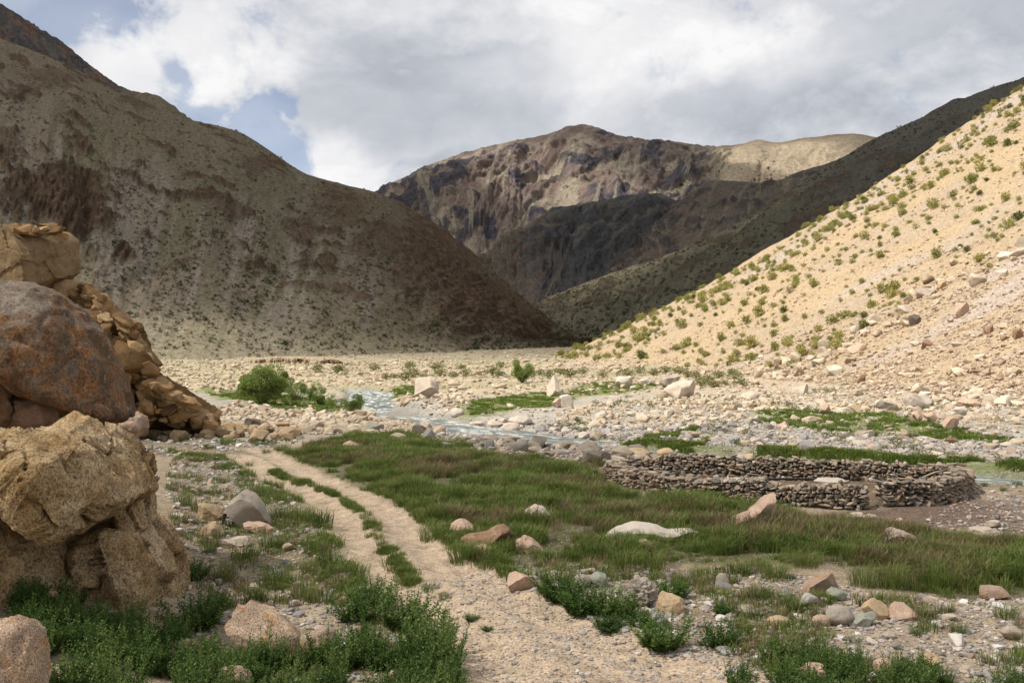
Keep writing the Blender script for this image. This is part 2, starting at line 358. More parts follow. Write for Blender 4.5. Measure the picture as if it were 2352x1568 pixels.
def hill_z(x, y):
    s = hill_s(x, y); k = 3.2
    sp_ = k * np.logaddexp(0, s / k); z = 0.45 * sp_ + 0.0011 * np.minimum(sp_, 140) ** 2
    m = sstep(2, 25, s)
    z = z + m * (0.9 * fbm(P2(x / 22, y / 22), 4, seed=8) + 0.75 * ridged(P2((y + 0.3 * x) / 9, x / 40), 3, seed=9) - 0.4)
    return z
def rut_height(x, y):
    dl, _ = dist_line(x, y, RUT_L, 4); dr, _ = dist_line(x, y, RUT_R, 4); dt, _ = dist_line(x, y, RUT_T, 4)
    d = np.minimum(dl, dr); return d, dt
def ground_z(x, y, detail=True):
    x = np.asarray(x, dtype=np.float64); y = np.asarray(y, dtype=np.float64)
    z = 0.012 * np.maximum(0, y - 235)
    z = z + 3.2 * sstep(11.5, 1.5, y)
    r = np.maximum(0, -x - 0.285 * np.maximum(y, 8)); z = z + 0.22 * r * sstep(46, 28, y) * np.clip(r / 1.5, 0, 1)
    z = z + 0.12 * np.maximum(0, -x - 0.36 * y) * sstep(36, 50, y) * sstep(120, 70, y)      # toe of the outcrop
    dR, _ = dist_line(x, y, RIVER, 8); wob = 0.8 * perlin(P2(x / 5, y / 5), 21) + 0.5 * perlin(P2(x / 1.9, y / 1.9), 22)
    low = sstep(46, 58, y + 0.25 * x) * sstep(240, 110, y)          # the river flat lies lower than the meadow
    z = z - 0.18 * low
    z = z - 0.80 * sstep(2.9, 1.1, dR + wob)
    # heap of river stones with the cubic boulder
    hx, hy = flat(985, 915, 0.6); z = z + 0.95 * np.exp(-(((x - hx + 0.6) / 4.5) ** 2 + ((y - hy) / 5.5) ** 2))
    hx, hy = flat(1420, 945, 0.0); z = z + 0.45 * np.exp(-(((x - hx) / 9) ** 2 + ((y - hy) / 6) ** 2))
    z = np.where(y > 45, z + 0.35 * fbm(P2(x / 14, y / 14), 3, seed=31) * sstep(45, 60, y), z)
    if detail:
        z = z + 0.10 * fbm(P2(x / 3.2, y / 3.2), 4, seed=12) * sstep(420, 200, y)
        d, dt = rut_height(x, y)
        on = sstep(0.55, 0.2, d); z = z - 0.085 * on + 0.035 * sstep(0.45, 0.7, d) * sstep(1.6, 0.9, d) + 0.02 * on * fbm(P2(x / 0.35, y / 0.5), 2, seed=14)
    return z + hill_z(x, y)

GRID = {}
def make_grid():
    nx = 500
    ys = np.concatenate([np.linspace(-25, 9.9, 26), np.geomspace(10, 570, 600)])
    tx = np.linspace(-1, 1, nx); tx = tx * (0.82 + 0.18 * tx * tx)
    Y = np.repeat(ys[:, None], nx, 1); X = tx[None, :] * (0.66 * np.maximum(Y, 5) + 9)
    GRID.update(ys=ys, tx=tx, X=X, Y=Y, Z=ground_z(X.ravel(), Y.ravel()).reshape(X.shape))
make_grid()
def gz(x, y):
    """height of the built sheet"""
    x = np.asarray(x, dtype=float); y = np.asarray(y, dtype=float); ys, tx, Z = GRID['ys'], GRID['tx'], GRID['Z']
    j = np.clip(np.searchsorted(ys, y) - 1, 0, len(ys) - 2); fy = np.clip((y - ys[j]) / (ys[j + 1] - ys[j]), 0, 1)
    out = 0
    for k, w in ((j, 1 - fy), (j + 1, fy)):
        q = np.clip(x / (0.66 * np.maximum(ys[k], 5) + 9), -1, 1); i = np.clip(np.searchsorted(tx, q) - 1, 0, len(tx) - 2); f = (q - tx[i]) / (tx[i + 1] - tx[i])
        out = out + w * (Z[k, i] * (1 - f) + Z[k, i + 1] * f)
    return out
def gn(x, y, e=0.4):
    """surface normal"""
    x = np.asarray(x, dtype=float); y = np.asarray(y, dtype=float)
    n = np.stack([-(gz(x + e, y) - gz(x - e, y)) / (2 * e), -(gz(x, y + e) - gz(x, y - e)) / (2 * e), np.ones_like(x)], -1); return n / np.linalg.norm(n, axis=-1, keepdims=True)
_YS = np.concatenate([np.geomspace(9, 60, 1500), np.geomspace(60.05, 560, 2600)])
def hit(u, v):
    """where the view through a photograph point first meets the ground"""
    x = (u - 1176) / FPX * _YS; zr = CZ + (784.0 - v) / FPX * _YS
    g = gz(x, _YS); ok = g >= zr; k = np.argmax(ok) if ok.any() else len(_YS) - 1
    return float(x[k]), float(_YS[k]), float(g[k])

# ------------------------------------------------------------------ the ground: one sheet, split into ground, path and hillside
def build_ground():
    X, Y = GRID['X'], GRID['Y']; ny, nx = X.shape; x = X.ravel(); y = Y.ravel(); z = GRID['Z'].ravel()
    V = np.stack([x, y, z], 1)
    i = np.arange(ny - 1)[:, None] * nx + np.arange(nx - 1)[None, :]
    F = np.stack([i, i + 1, i + nx + 1, i + nx], -1).reshape(-1, 4)
    # colours: what each place is made of
    n1 = fbm(P2(x / 6, y / 6), 4, seed=41); n2 = fbm(P2(x / 1.4, y / 1.4), 4, seed=42); n3 = fbm(P2(x / 25, y / 25), 3, seed=43)
    c = np.empty((len(x), 3)); c[:] = (0.335, 0.265, 0.185)
    def lay(col, m):
        c[:] = c * (1 - m[:, None]) + np.array(col) * m[:, None]
    lay((0.265, 0.20, 0.13), sstep(-0.1, 0.5, n1)); lay((0.39, 0.315, 0.23), sstep(0.15, 0.6, n2) * 0.7)
    lay((0.235, 0.19, 0.095), sstep(0.1, 0.5, n1 + 0.5 * n2) * 0.6)
    lay((0.37, 0.345, 0.305), sstep(44, 54, y + 0.2 * x) * sstep(120, 90, y) * 0.9)
    d_bar = edge_dist(x, y, BAR); lay((0.38, 0.345, 0.295), sstep(-2, 2, d_bar + n1 * 3))
    lay((0.42, 0.345, 0.245), sstep(80, 110, y) * 0.8); lay((0.30, 0.28, 0.16), sstep(80, 110, y) * sstep(-0.15, 0.35, n3 + 0.4 * n1) * 0.75)
    lay((0.36, 0.315, 0.215), sstep(190, 240, y) * 0.9); lay((0.27, 0.235, 0.16), sstep(190, 240, y) * sstep(0.05, 0.4, n1) * 0.8); lay((0.25, 0.24, 0.135), sstep(190, 240, y) * sstep(0.0, 0.4, n3) * 0.6)
    for p in GREEN:
        e = edge_dist(x, y, p); lay((0.15, 0.175, 0.055), sstep(-1.2, 0.6, e + 1.6 * n2 + n1))
    e = edge_dist(x, y, MEADOW); lay((0.10, 0.095, 0.045), sstep(-0.6, 0.7, e + 1.2 * n2)); 
    e = edge_dist(x, y, flatpoly([(1404, 1098), (1500, 1130), (1720, 1151), (1990, 1168), (2200, 1140), (2190, 1112), (1960, 1102), (1660, 1092), (1440, 1086)])); lay((0.16, 0.115, 0.075), sstep(-0.3, 0.4, e))
    e = edge_dist(x, y, MUD); lay((0.145, 0.10, 0.075), sstep(-0.8, 1.2, e + n2) * sstep(22, 12, x + 2 * n1)); 
    lay((0.235, 0.19, 0.165), sstep(-0.8, 1.2, e + n2) * sstep(13, 20, x + 2 * n1))
    dR, _ = dist_line(x, y, RIVER, 8); lay((0.20, 0.19, 0.17), sstep(2.8, 1.6, dR) * 0.8)
    s = hill_s(x, y); hs = sstep(-1.5, 4, s)
    lay((0.36, 0.275, 0.175), hs)
    streak = fbm(P2((y + 0.25 * x) / 3.2, x / 30), 4, seed=44)
    lay((0.34, 0.27, 0.195), hs * sstep(0.0, 0.5, streak) * 0.8); lay((0.385, 0.29, 0.175), hs * sstep(0.05, 0.45, n3) * 0.8); lay((0.36, 0.30, 0.245), hs * sstep(0.2, 0.5, fbm(P2((y + 0.1 * x) / 12, x / 60), 3, seed=45)))
    lay((0.37, 0.31, 0.22), hs * sstep(0.05, 0.5, n1) * sstep(105, 80, y) * 0.5)
    d, dt = rut_height(x, y)
    near = sstep(34, 15, y)
    lay((0.165, 0.145, 0.082), sstep(2.6, 1.2, d + 0.5 * n1) * sstep(16, 23, y) * 0.8); lay((0.45, 0.35, 0.25), sstep(0.72 , 0.44, d + 0.22 * n2 - 0.40 * near) * (0.25 + 0.75 * sstep(-13.5, -11.5, x))); lay((0.38, 0.30, 0.215), sstep(0.9, 0.3, dt + 0.4 * n2) * 0.8)
    c *= (1 + 0.10 * n2)[:, None]
    track = (np.minimum(d - 0.30 * near, dt + 0.3) < 0.72) & (x > -15)
    fx = F[:, 0]
    is_tr = track[fx] & (s[fx] < 0); is_hill = (s[fx] > 1.0) & ~is_tr & (y[fx] > 30)
    t = NT('earth'); P = t.pos(); a = t.attr('col')
    cell = t.voro(P, 15.0, 'F1', 'Color'); cd = t.voro(P, 15.0, 'F1', 'Distance')
    sep = t.N('ShaderNodeSeparateColor'); t.L(cell, sep.inputs[0])
    nA = t.noise(P, 2.3, 4, 0.70); nB = t.noise(P, 21.0, 3, 0.75)
    col = t.mix(0.8, a, t.ramp(nA, [(0.30, (0.55, 0.51, 0.47)), (0.5, (1, 1, 1)), (0.7, (1.30, 1.28, 1.25))]), 'MULTIPLY')
    col = t.mix(0.85, col, t.ramp(nB, [(0.30, (0.36, 0.34, 0.33)), (0.5, (1, 1, 1)), (0.70, (1.5, 1.47, 1.44))]), 'MULTIPLY')
    peb = t.math('MULTIPLY', t.math('GREATER_THAN', sep.outputs[0], 0.60), t.rng(cd, 0.5, 0.38))
    col = t.mix(t.math('MULTIPLY', peb, 0.55), col, t.ramp(sep.outputs[1], [(0.0, (0.14, 0.13, 0.13)), (0.35, (0.33, 0.29, 0.25)), (0.7, (0.46, 0.40, 0.33)), (1.0, (0.68, 0.64, 0.60))]))
    h = t.math('ADD', t.math('ADD', t.math('MULTIPLY', nA, 0.8), t.math('MULTIPLY', nB, 0.25)), t.math('MULTIPLY', t.math('MULTIPLY', peb, t.math('SUBTRACT', 0.6, cd)), 0.9))
    mat = t.principled(col, 0.95, 0.12, t.bump(h, 0.8, 0.10))
    M['earth'] = mat
    for nm, sel in (('ground', ~is_tr & ~is_hill), ('path', is_tr), ('hillside', is_hill)):
        f = F[sel]; used = np.unique(f); mp = np.zeros(len(V), dtype=np.int32); mp[used] = np.arange(len(used))
        me = mesh_np(nm, V[used], mp[f], True, None, mat); set_attr(me, 'col', c[used])
        o = link(nm, me)
        lab = {'ground': 'stony valley floor with soil, gravel and turf', 'path': 'two pale sandy wheel ruts curving through the meadow', 'hillside': 'sunlit sandy scree slope rising on the right'}[nm]
        tag(o, lab, {'ground': 'ground', 'path': 'dirt track', 'hillside': 'hillside'}[nm], kind='structure')
build_ground()

def build_terrain_sheet():
    n = 60; X, Y = np.meshgrid(np.linspace(-4000, 4000, n), np.linspace(-600, 6200, n)); z = np.full(X.shape, -6.0)
    i = np.arange(n - 1)[:, None] * n + np.arange(n - 1)[None, :]
    F = np.stack([i, i + 1, i + n + 1, i + n], -1).reshape(-1, 4)
    me = mesh_np('terrain', np.stack([X.ravel(), Y.ravel(), z.ravel()], 1), F, True, None, M['earth']); set_attr(me, 'col', np.full((n * n, 3), (0.30, 0.25, 0.19)))
    tag(link('terrain', me), 'wide stony land under the valley', 'terrain', kind='structure')
build_terrain_sheet()

def build_water():
    n = len(RIVER); d = np.gradient(RIVER, axis=0); d /= np.linalg.norm(d, axis=1)[:, None]; nrm = np.stack([-d[:, 1], d[:, 0]], 1)
    k = 9; V = []
    for j in range(k):
        s = (j / (k - 1) - 0.5) * 2 * 3.4
        p = RIVER + nrm * s; V.append(np.column_stack([p, np.full(n, WATER_Z)]))
    V = np.array(V).transpose(1, 0, 2).reshape(-1, 3)
    i = np.arange(n - 1)[:, None] * k + np.arange(k - 1)[None, :]
    F = np.stack([i, i + k, i + k + 1, i + 1], -1).reshape(-1, 4)
    al = np.repeat(np.concatenate([[0], np.cumsum(np.linalg.norm(np.diff(RIVER, axis=0), axis=1))]), k); ac = np.tile((np.arange(k) / (k - 1) - 0.5) * 6.8, n)
    t = NT('river_water'); a = t.attr('flow')
    mp = t.mapping(a, (0.35, 1.0, 1.0)); w = t.noise(mp, 1.1, 6, 0.66, 0.6); w2 = t.noise(t.mapping(a, (1.2, 3.0, 1)), 1.4, 5, 0.7, 0.4)
    f = t.math('MULTIPLY', t.rng(w, 0.42, 0.60), t.rng(w2, 0.40, 0.58))
    col = t.mix(f, (0.115, 0.14, 0.12), (0.78, 0.79, 0.76))
    rough = t.math('ADD', 0.28, t.math('MULTIPLY', f, 0.5))
    h = t.math('ADD', w, t.math('MULTIPLY', w2, 0.6))
    mat = t.principled(col, rough, 0.5, t.bump(h, 1.0, 0.35))
    me = mesh_np('river', V, F, True, None, mat); set_attr(me, 'flow', np.column_stack([al, ac, np.zeros(len(al))]))
    tag(link('river', me), 'shallow grey-green mountain stream with white riffles', 'river', kind='structure')
build_water()

# ------------------------------------------------------------------ mountains
def resample(pts, n, smooth=True):
    P = np.asarray(pts, dtype=float)
    if smooth: P = smooth_line(P, 10)
    d = np.concatenate([[0], np.cumsum(np.linalg.norm(np.diff(P, axis=0), axis=1))]); t = np.linspace(0, d[-1], n)
    return np.stack([np.interp(t, d, P[:, k]) for k in range(P.shape[1])], 1)

SURF = {}
def mountain(name, crest, base, nt, ns, paint, mat, jag=1.0, gully=1.0, gscale=60.0, seed=0, back=120.0, label='', cat='mountain', crag=None, bow=0.0, crag_amp=0.24, tint=1.0):
    """loft from a crest line down to a foot line, with a far side; gullies run down the slope"""
    C = np.array([at(*p) for p in crest]); B = np.array([at(*p) for p in base])
    # keep crest and foot paired by index
    m = len(C); tt = np.linspace(0, m - 1, nt)
    Cs = smooth_line(C, 12); Bs = smooth_line(B, 12); ti = np.linspace(0, m - 1, len(Cs))
    # even spacing along the crest
    dl = np.concatenate([[0], np.cumsum(np.linalg.norm(np.diff(Cs, axis=0), axis=1))]); par = np.interp(np.linspace(0, dl[-1], nt), dl, ti)
    Ct = np.stack([np.interp(par, ti, Cs[:, k]) for k in range(3)], 1); Bt = np.stack([np.interp(par, ti, Bs[:, k]) for k in range(3)], 1)
    L = dl[-1]; al = np.linspace(0, L, nt); H = np.linalg.norm(Ct - Bt, axis=1).mean()
    nb = max(4, ns // 8)
    s = np.concatenate([-np.linspace(1, 0, nb, endpoint=False), np.linspace(0, 1, ns)])
    S, A = np.meshgrid(s, al, indexing='ij'); ii = np.tile(np.arange(nt), len(s)); Sf = S.ravel(); Af = A.ravel()
    sp = np.clip(Sf, 0, 1); P = Ct[ii] * (1 - sp[:, None]) + Bt[ii] * sp[:, None]
    bk = np.clip(-Sf, 0, 1); hgt = (Ct[:, 2] - Bt[:, 2])[ii]
    P[:, 1] += bk * back; P[:, 2] -= bk ** 1.3 * (hgt * 0.6 + 15)
    P[:, 2] -= np.where(Sf >= 0, hgt * ((1 - sp) - (1 - sp) ** (1 + bow)), 0)          # hollow profile, easing out at the foot
    tan = np.gradient(Ct, axis=0); nrm = np.cross(tan, Bt - Ct); nrm /= np.linalg.norm(nrm, axis=1)[:, None]
    nrm *= np.sign(nrm[:, 2:3] + 1e-9); nf = nrm[ii]
    dn = sp * H
    warp = 0.5 * gscale * fbm(P2(Af / (gscale * 2.2), dn / (gscale * 2.2)), 3, seed=seed + 2)
    g1 = ridged(P2((Af + warp) / gscale, dn / (gscale * 4.5)), 4, seed=seed)
    g2 = fbm(P2(Af / (gscale * 0.42), dn / (gscale * 1.3)), 5, seed=seed + 5, gain=0.55)
    env = sstep(0.0, 0.30, sp) * sstep(1.0, 0.55, sp) * (Sf >= 0)
    disp = gully * (0.68 * (g1 - 0.35) + 0.26 * g2) * (0.05 + 0.95 * env)
    rough = fbm(P2(Af / (gscale * 0.12), dn / (gscale * 0.12)), 4, seed=seed + 9, gain=0.6)
    cr = np.zeros(len(Af))
    if crag is not None:
        cr = crag(Af, dn, sp, P, g1, g2)
        disp = disp + gully * cr * env * (0.14 + crag_amp * ridged(P2((Af + 0.25 * dn) / (gscale * 0.16), dn / (gscale * 0.5)), 4, seed=seed + 11, gain=0.62))
    disp = disp + jag * rough * (0.22 + 0.5 * cr)
    P = P + nf * disp[:, None]
    n_s = len(s); i = np.arange(n_s - 1)[:, None] * nt + np.arange(nt - 1)[None, :]
    F = np.stack([i, i + nt, i + nt + 1, i + 1], -1).reshape(-1, 4)
    col = paint(Af, dn, sp, P, g1, g2, cr) * tint
    me = mesh_np(name, P, F, True, None, mat); set_attr(me, 'col', col); set_attr(me, 'flow', np.column_stack([Af, dn, np.zeros(len(Af))]))
    o = link(name, me); tag(o, label, cat, kind='structure')
    SURF[name] = (P.reshape(n_s, nt, 3)[nb:], nf.reshape(n_s, nt, 3)[nb:], L, H, cr.reshape(n_s, nt)[nb:])
    return o

def mountain_material(name, fine, bump_d, streak=0.35):
    t = NT(name); P = t.pos(); a = t.attr('col'); fl = t.attr('flow', out='Vector')
    n1 = t.noise(P, 0.9 / fine, 4, 0.72); n2 = t.noise(P, 3.6 / fine, 3, 0.78); st = t.noise(t.mapping(fl, (1.0, 0.13, 1.0)), 0.55 / fine, 3, 0.68, 0.3)
    c = t.mix(0.8, a, t.ramp(n1, [(0.28, (0.42, 0.39, 0.37)), (0.5, (1, 1, 1)), (0.72, (1.45, 1.42, 1.38))]), 'MULTIPLY')
    c = t.mix(0.75, c, t.ramp(n2, [(0.28, (0.40, 0.38, 0.37)), (0.5, (1, 1, 1)), (0.72, (1.45, 1.42, 1.38))]), 'MULTIPLY')
    c = t.mix(streak, c, t.ramp(st, [(0.30, (0.70, 0.68, 0.64)), (0.5, (1, 1, 1)), (0.70, (1.28, 1.25, 1.22))]), 'MULTIPLY')
    h = t.math('ADD', n1, t.math('MULTIPLY', n2, 0.6))
    return t.principled(c, 0.97, 0.05, t.bump(h, 1.0, bump_d))

def painter(layers):
    """layers: (colour, mask function)"""
    def f(A, d, s, P, g1, g2, cr):
        c = np.empty((len(A), 3)); c[:] = layers[0][0]
        for col, fn in layers[1:]:
            m = np.clip(fn(A, d, s, P, g1, g2, cr), 0, 1)[:, None]; c = c * (1 - m) + np.array(col) * m
        return c
    return f
def nz(A, d, a, b, seed, octv=4): return fbm(P2(A / a, d / b), octv, seed=seed)
def px_of(P): return 1176 + FPX * P[:, 0] / P[:, 1], 784 - FPX * (P[:, 2] - CZ) / P[:, 1]

# left mountain: scree apron with brown outcrops
def left_crag(A, d, s, P, g1, g2):
    u, v = px_of(P); m = 0
    n = nz(A, d, 14, 10, 301, 4)
    for cu, cv, ru, rv, k in ((150, 470, 115, 95, 1.0), (40, 440, 45, 50, .8), (20, 330, 40, 30, .6), (1010, 560, 110, 100, .75), (950, 640, 60, 60, .6), (1080, 690, 110, 75, .75), (880, 560, 70, 60, .55), (690, 525, 40, 30, .6),
                           (520, 480, 35, 28, .6), (590, 380, 40, 25, .5), (1180, 730, 70, 40, .55), (770, 480, 80, 70, .4), (280, 585, 28, 18, .9), (120, 180, 70, 30, .5), (330, 235, 60, 18, .6)):
        q = np.sqrt(((u - cu) / ru) ** 2 + ((v - cv) / rv) ** 2); m = np.maximum(m, k * sstep(1.15, 0.55, q + 0.55 * n))
    m = np.maximum(m, 0.75 * sstep(0.28, 0.5, nz(A, d, 26, 16, 302, 5)) * sstep(0.80, 0.55, s))
    return m
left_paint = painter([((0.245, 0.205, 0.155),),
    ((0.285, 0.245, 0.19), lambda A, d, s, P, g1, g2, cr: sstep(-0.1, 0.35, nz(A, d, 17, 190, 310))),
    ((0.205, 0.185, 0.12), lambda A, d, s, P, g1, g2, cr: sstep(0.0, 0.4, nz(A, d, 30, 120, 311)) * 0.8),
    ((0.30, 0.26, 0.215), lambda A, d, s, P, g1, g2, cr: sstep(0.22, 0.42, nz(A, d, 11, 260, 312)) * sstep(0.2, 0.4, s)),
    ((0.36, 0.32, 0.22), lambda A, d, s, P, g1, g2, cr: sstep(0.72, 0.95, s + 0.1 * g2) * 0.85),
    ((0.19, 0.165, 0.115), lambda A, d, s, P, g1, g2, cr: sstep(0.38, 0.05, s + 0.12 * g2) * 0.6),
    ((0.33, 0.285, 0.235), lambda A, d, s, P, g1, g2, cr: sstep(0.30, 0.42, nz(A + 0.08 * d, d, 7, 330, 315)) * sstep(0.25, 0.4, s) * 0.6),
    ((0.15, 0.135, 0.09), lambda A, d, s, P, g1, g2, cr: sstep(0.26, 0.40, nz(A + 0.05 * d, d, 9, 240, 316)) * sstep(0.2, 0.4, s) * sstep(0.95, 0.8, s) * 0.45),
    ((0.135, 0.105, 0.072), lambda A, d, s, P, g1, g2, cr: sstep(640, 980, px_of(P)[0] + 120 * g2) * sstep(0.97, 0.75, s) * 0.6),  # darker rock towards the right, with the cloud shade there deepened in colour
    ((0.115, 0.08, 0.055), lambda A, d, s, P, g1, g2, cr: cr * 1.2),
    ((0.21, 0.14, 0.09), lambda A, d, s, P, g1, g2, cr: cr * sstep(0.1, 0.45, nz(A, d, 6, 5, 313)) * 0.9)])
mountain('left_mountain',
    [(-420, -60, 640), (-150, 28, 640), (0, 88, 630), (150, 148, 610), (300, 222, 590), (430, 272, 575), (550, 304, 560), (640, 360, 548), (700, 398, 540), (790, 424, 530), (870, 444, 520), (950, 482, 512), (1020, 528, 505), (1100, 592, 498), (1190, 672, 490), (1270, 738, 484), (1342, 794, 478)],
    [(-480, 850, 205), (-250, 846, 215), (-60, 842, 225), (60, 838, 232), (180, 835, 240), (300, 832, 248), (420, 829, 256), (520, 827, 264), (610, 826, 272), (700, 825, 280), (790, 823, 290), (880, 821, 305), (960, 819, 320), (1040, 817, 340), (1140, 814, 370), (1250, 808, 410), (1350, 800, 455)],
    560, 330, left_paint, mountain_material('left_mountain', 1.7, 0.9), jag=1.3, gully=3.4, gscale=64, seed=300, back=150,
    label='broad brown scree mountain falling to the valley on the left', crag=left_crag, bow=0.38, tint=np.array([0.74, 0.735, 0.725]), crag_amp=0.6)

# dark ridge seen behind its shoulder
mountain('left_peak',
    [(-350, -220, 1150), (-120, -70, 1150), (0, 8, 1150), (95, 68, 1140), (140, 95, 1140), (200, 145, 1130), (290, 205, 1120), (360, 220, 1110), (440, 275, 1100), (560, 360, 1100)],
    [(-350, 500, 800), (-120, 500, 800), (0, 500, 800), (95, 500, 800), (140, 500, 800), (200, 510, 800), (290, 520, 800), (360, 530, 800), (440, 540, 800), (560, 560, 800)],
    200, 120, painter([((0.105, 0.10, 0.10),), ((0.24, 0.13, 0.085), lambda A, d, s, P, g1, g2, cr: sstep(0.12, 0.4, nz(A, d, 30, 20, 322)) * 0.8), ((0.20, 0.175, 0.12), lambda A, d, s, P, g1, g2, cr: sstep(260, 330, px_of(P)[0]) + 0.5 * sstep(0.1, 0.4, nz(A, d, 12, 60, 323)))]),
    mountain_material('left_peak', 3.5, 2.5), jag=5.0, gully=11, gscale=55, seed=320, tint=0.9, label='dark blue-grey rocky ridge behind the left mountain', crag=lambda A, d, s, P, g1, g2: 0.6 * sstep(0, 0.4, g2))

# right dark ridge behind the sunlit slope
def right_crag(A, d, s, P, g1, g2): return 0.7 * sstep(0.20, 0.45, nz(A, d, 40, 26, 341, 5))
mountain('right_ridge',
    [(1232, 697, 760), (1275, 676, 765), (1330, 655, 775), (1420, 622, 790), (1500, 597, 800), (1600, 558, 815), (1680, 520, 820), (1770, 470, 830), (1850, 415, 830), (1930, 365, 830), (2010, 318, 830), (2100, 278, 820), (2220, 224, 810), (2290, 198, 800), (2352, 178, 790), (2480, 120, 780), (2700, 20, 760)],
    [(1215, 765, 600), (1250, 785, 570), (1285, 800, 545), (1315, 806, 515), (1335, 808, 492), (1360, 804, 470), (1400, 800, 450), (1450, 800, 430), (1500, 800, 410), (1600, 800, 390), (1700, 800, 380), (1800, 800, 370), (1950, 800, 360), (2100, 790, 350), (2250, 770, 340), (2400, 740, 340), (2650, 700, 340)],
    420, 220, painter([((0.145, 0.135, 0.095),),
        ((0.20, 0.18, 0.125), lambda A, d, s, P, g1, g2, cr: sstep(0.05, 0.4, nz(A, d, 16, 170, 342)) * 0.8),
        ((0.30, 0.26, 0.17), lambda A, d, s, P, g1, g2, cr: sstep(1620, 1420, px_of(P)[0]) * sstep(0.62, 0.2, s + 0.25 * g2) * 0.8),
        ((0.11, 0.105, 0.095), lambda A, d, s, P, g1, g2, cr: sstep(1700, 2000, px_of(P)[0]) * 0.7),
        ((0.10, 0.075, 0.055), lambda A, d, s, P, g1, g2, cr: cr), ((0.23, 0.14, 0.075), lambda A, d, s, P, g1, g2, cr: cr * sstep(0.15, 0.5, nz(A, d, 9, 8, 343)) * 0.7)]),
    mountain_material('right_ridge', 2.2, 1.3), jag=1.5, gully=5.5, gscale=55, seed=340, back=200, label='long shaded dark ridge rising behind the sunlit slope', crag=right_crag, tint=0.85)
mountain('right_peak', [(1960, 420, 1300), (2020, 365, 1300), (2080, 305, 1300), (2130, 262, 1300), (2170, 240, 1300), (2205, 226, 1300), (2300, 240, 1300)],
    [(1960, 600, 1000), (2020, 600, 1000), (2080, 600, 1000), (2130, 600, 1000), (2185, 600, 1000), (2222, 600, 1000), (2300, 600, 1000)],
    70, 50, painter([((0.105, 0.105, 0.105),)]), mountain_material('right_peak', 4, 2.5), jag=2, gully=5, gscale=60, seed=350, label='small dark summit peeping over the right ridge')

# middle ridges
def mid_crag(A, d, s, P, g1, g2): return 0.9 * sstep(-0.25, 0.2, nz(A, d, 38, 60, 361, 5) + 0.25 * g1)
mountain('middle_ridge',
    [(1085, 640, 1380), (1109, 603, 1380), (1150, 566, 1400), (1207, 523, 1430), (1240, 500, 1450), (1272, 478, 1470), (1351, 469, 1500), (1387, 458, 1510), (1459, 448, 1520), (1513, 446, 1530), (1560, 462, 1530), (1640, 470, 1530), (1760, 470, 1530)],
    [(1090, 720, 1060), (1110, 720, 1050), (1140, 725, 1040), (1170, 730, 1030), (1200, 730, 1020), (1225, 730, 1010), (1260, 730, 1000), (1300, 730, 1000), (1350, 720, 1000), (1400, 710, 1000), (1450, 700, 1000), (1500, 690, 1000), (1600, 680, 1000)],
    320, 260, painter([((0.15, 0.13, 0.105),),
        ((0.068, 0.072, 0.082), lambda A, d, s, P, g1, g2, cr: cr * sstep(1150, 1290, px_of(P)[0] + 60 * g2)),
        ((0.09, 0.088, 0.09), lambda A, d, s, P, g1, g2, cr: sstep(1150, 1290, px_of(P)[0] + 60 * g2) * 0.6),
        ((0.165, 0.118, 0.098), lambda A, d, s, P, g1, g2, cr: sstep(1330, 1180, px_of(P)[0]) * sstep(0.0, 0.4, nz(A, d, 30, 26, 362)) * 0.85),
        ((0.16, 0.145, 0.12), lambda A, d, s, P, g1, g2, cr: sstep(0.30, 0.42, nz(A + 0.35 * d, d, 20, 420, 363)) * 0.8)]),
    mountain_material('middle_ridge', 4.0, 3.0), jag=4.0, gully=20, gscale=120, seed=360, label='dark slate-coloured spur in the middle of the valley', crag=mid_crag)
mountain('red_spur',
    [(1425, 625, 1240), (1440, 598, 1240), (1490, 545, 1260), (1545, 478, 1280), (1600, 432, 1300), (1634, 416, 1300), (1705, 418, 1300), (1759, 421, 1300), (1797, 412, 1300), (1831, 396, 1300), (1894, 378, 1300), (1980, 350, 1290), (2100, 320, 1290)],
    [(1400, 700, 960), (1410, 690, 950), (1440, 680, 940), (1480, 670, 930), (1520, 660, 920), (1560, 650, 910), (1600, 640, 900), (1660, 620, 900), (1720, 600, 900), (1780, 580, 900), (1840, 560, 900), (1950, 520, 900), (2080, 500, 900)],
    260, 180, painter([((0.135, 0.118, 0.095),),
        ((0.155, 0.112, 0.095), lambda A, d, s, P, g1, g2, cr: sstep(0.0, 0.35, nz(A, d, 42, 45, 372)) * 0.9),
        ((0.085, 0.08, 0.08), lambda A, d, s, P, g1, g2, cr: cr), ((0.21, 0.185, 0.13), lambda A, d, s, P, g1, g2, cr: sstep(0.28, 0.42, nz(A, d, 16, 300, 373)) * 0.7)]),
    mountain_material('red_spur', 4.0, 2.8), jag=4.0, gully=15, gscale=110, seed=370, label='reddish-brown spur below the right ridge', crag=lambda A, d, s, P, g1, g2: 0.85 * sstep(0.12, 0.4, nz(A, d, 46, 36, 371, 5)))

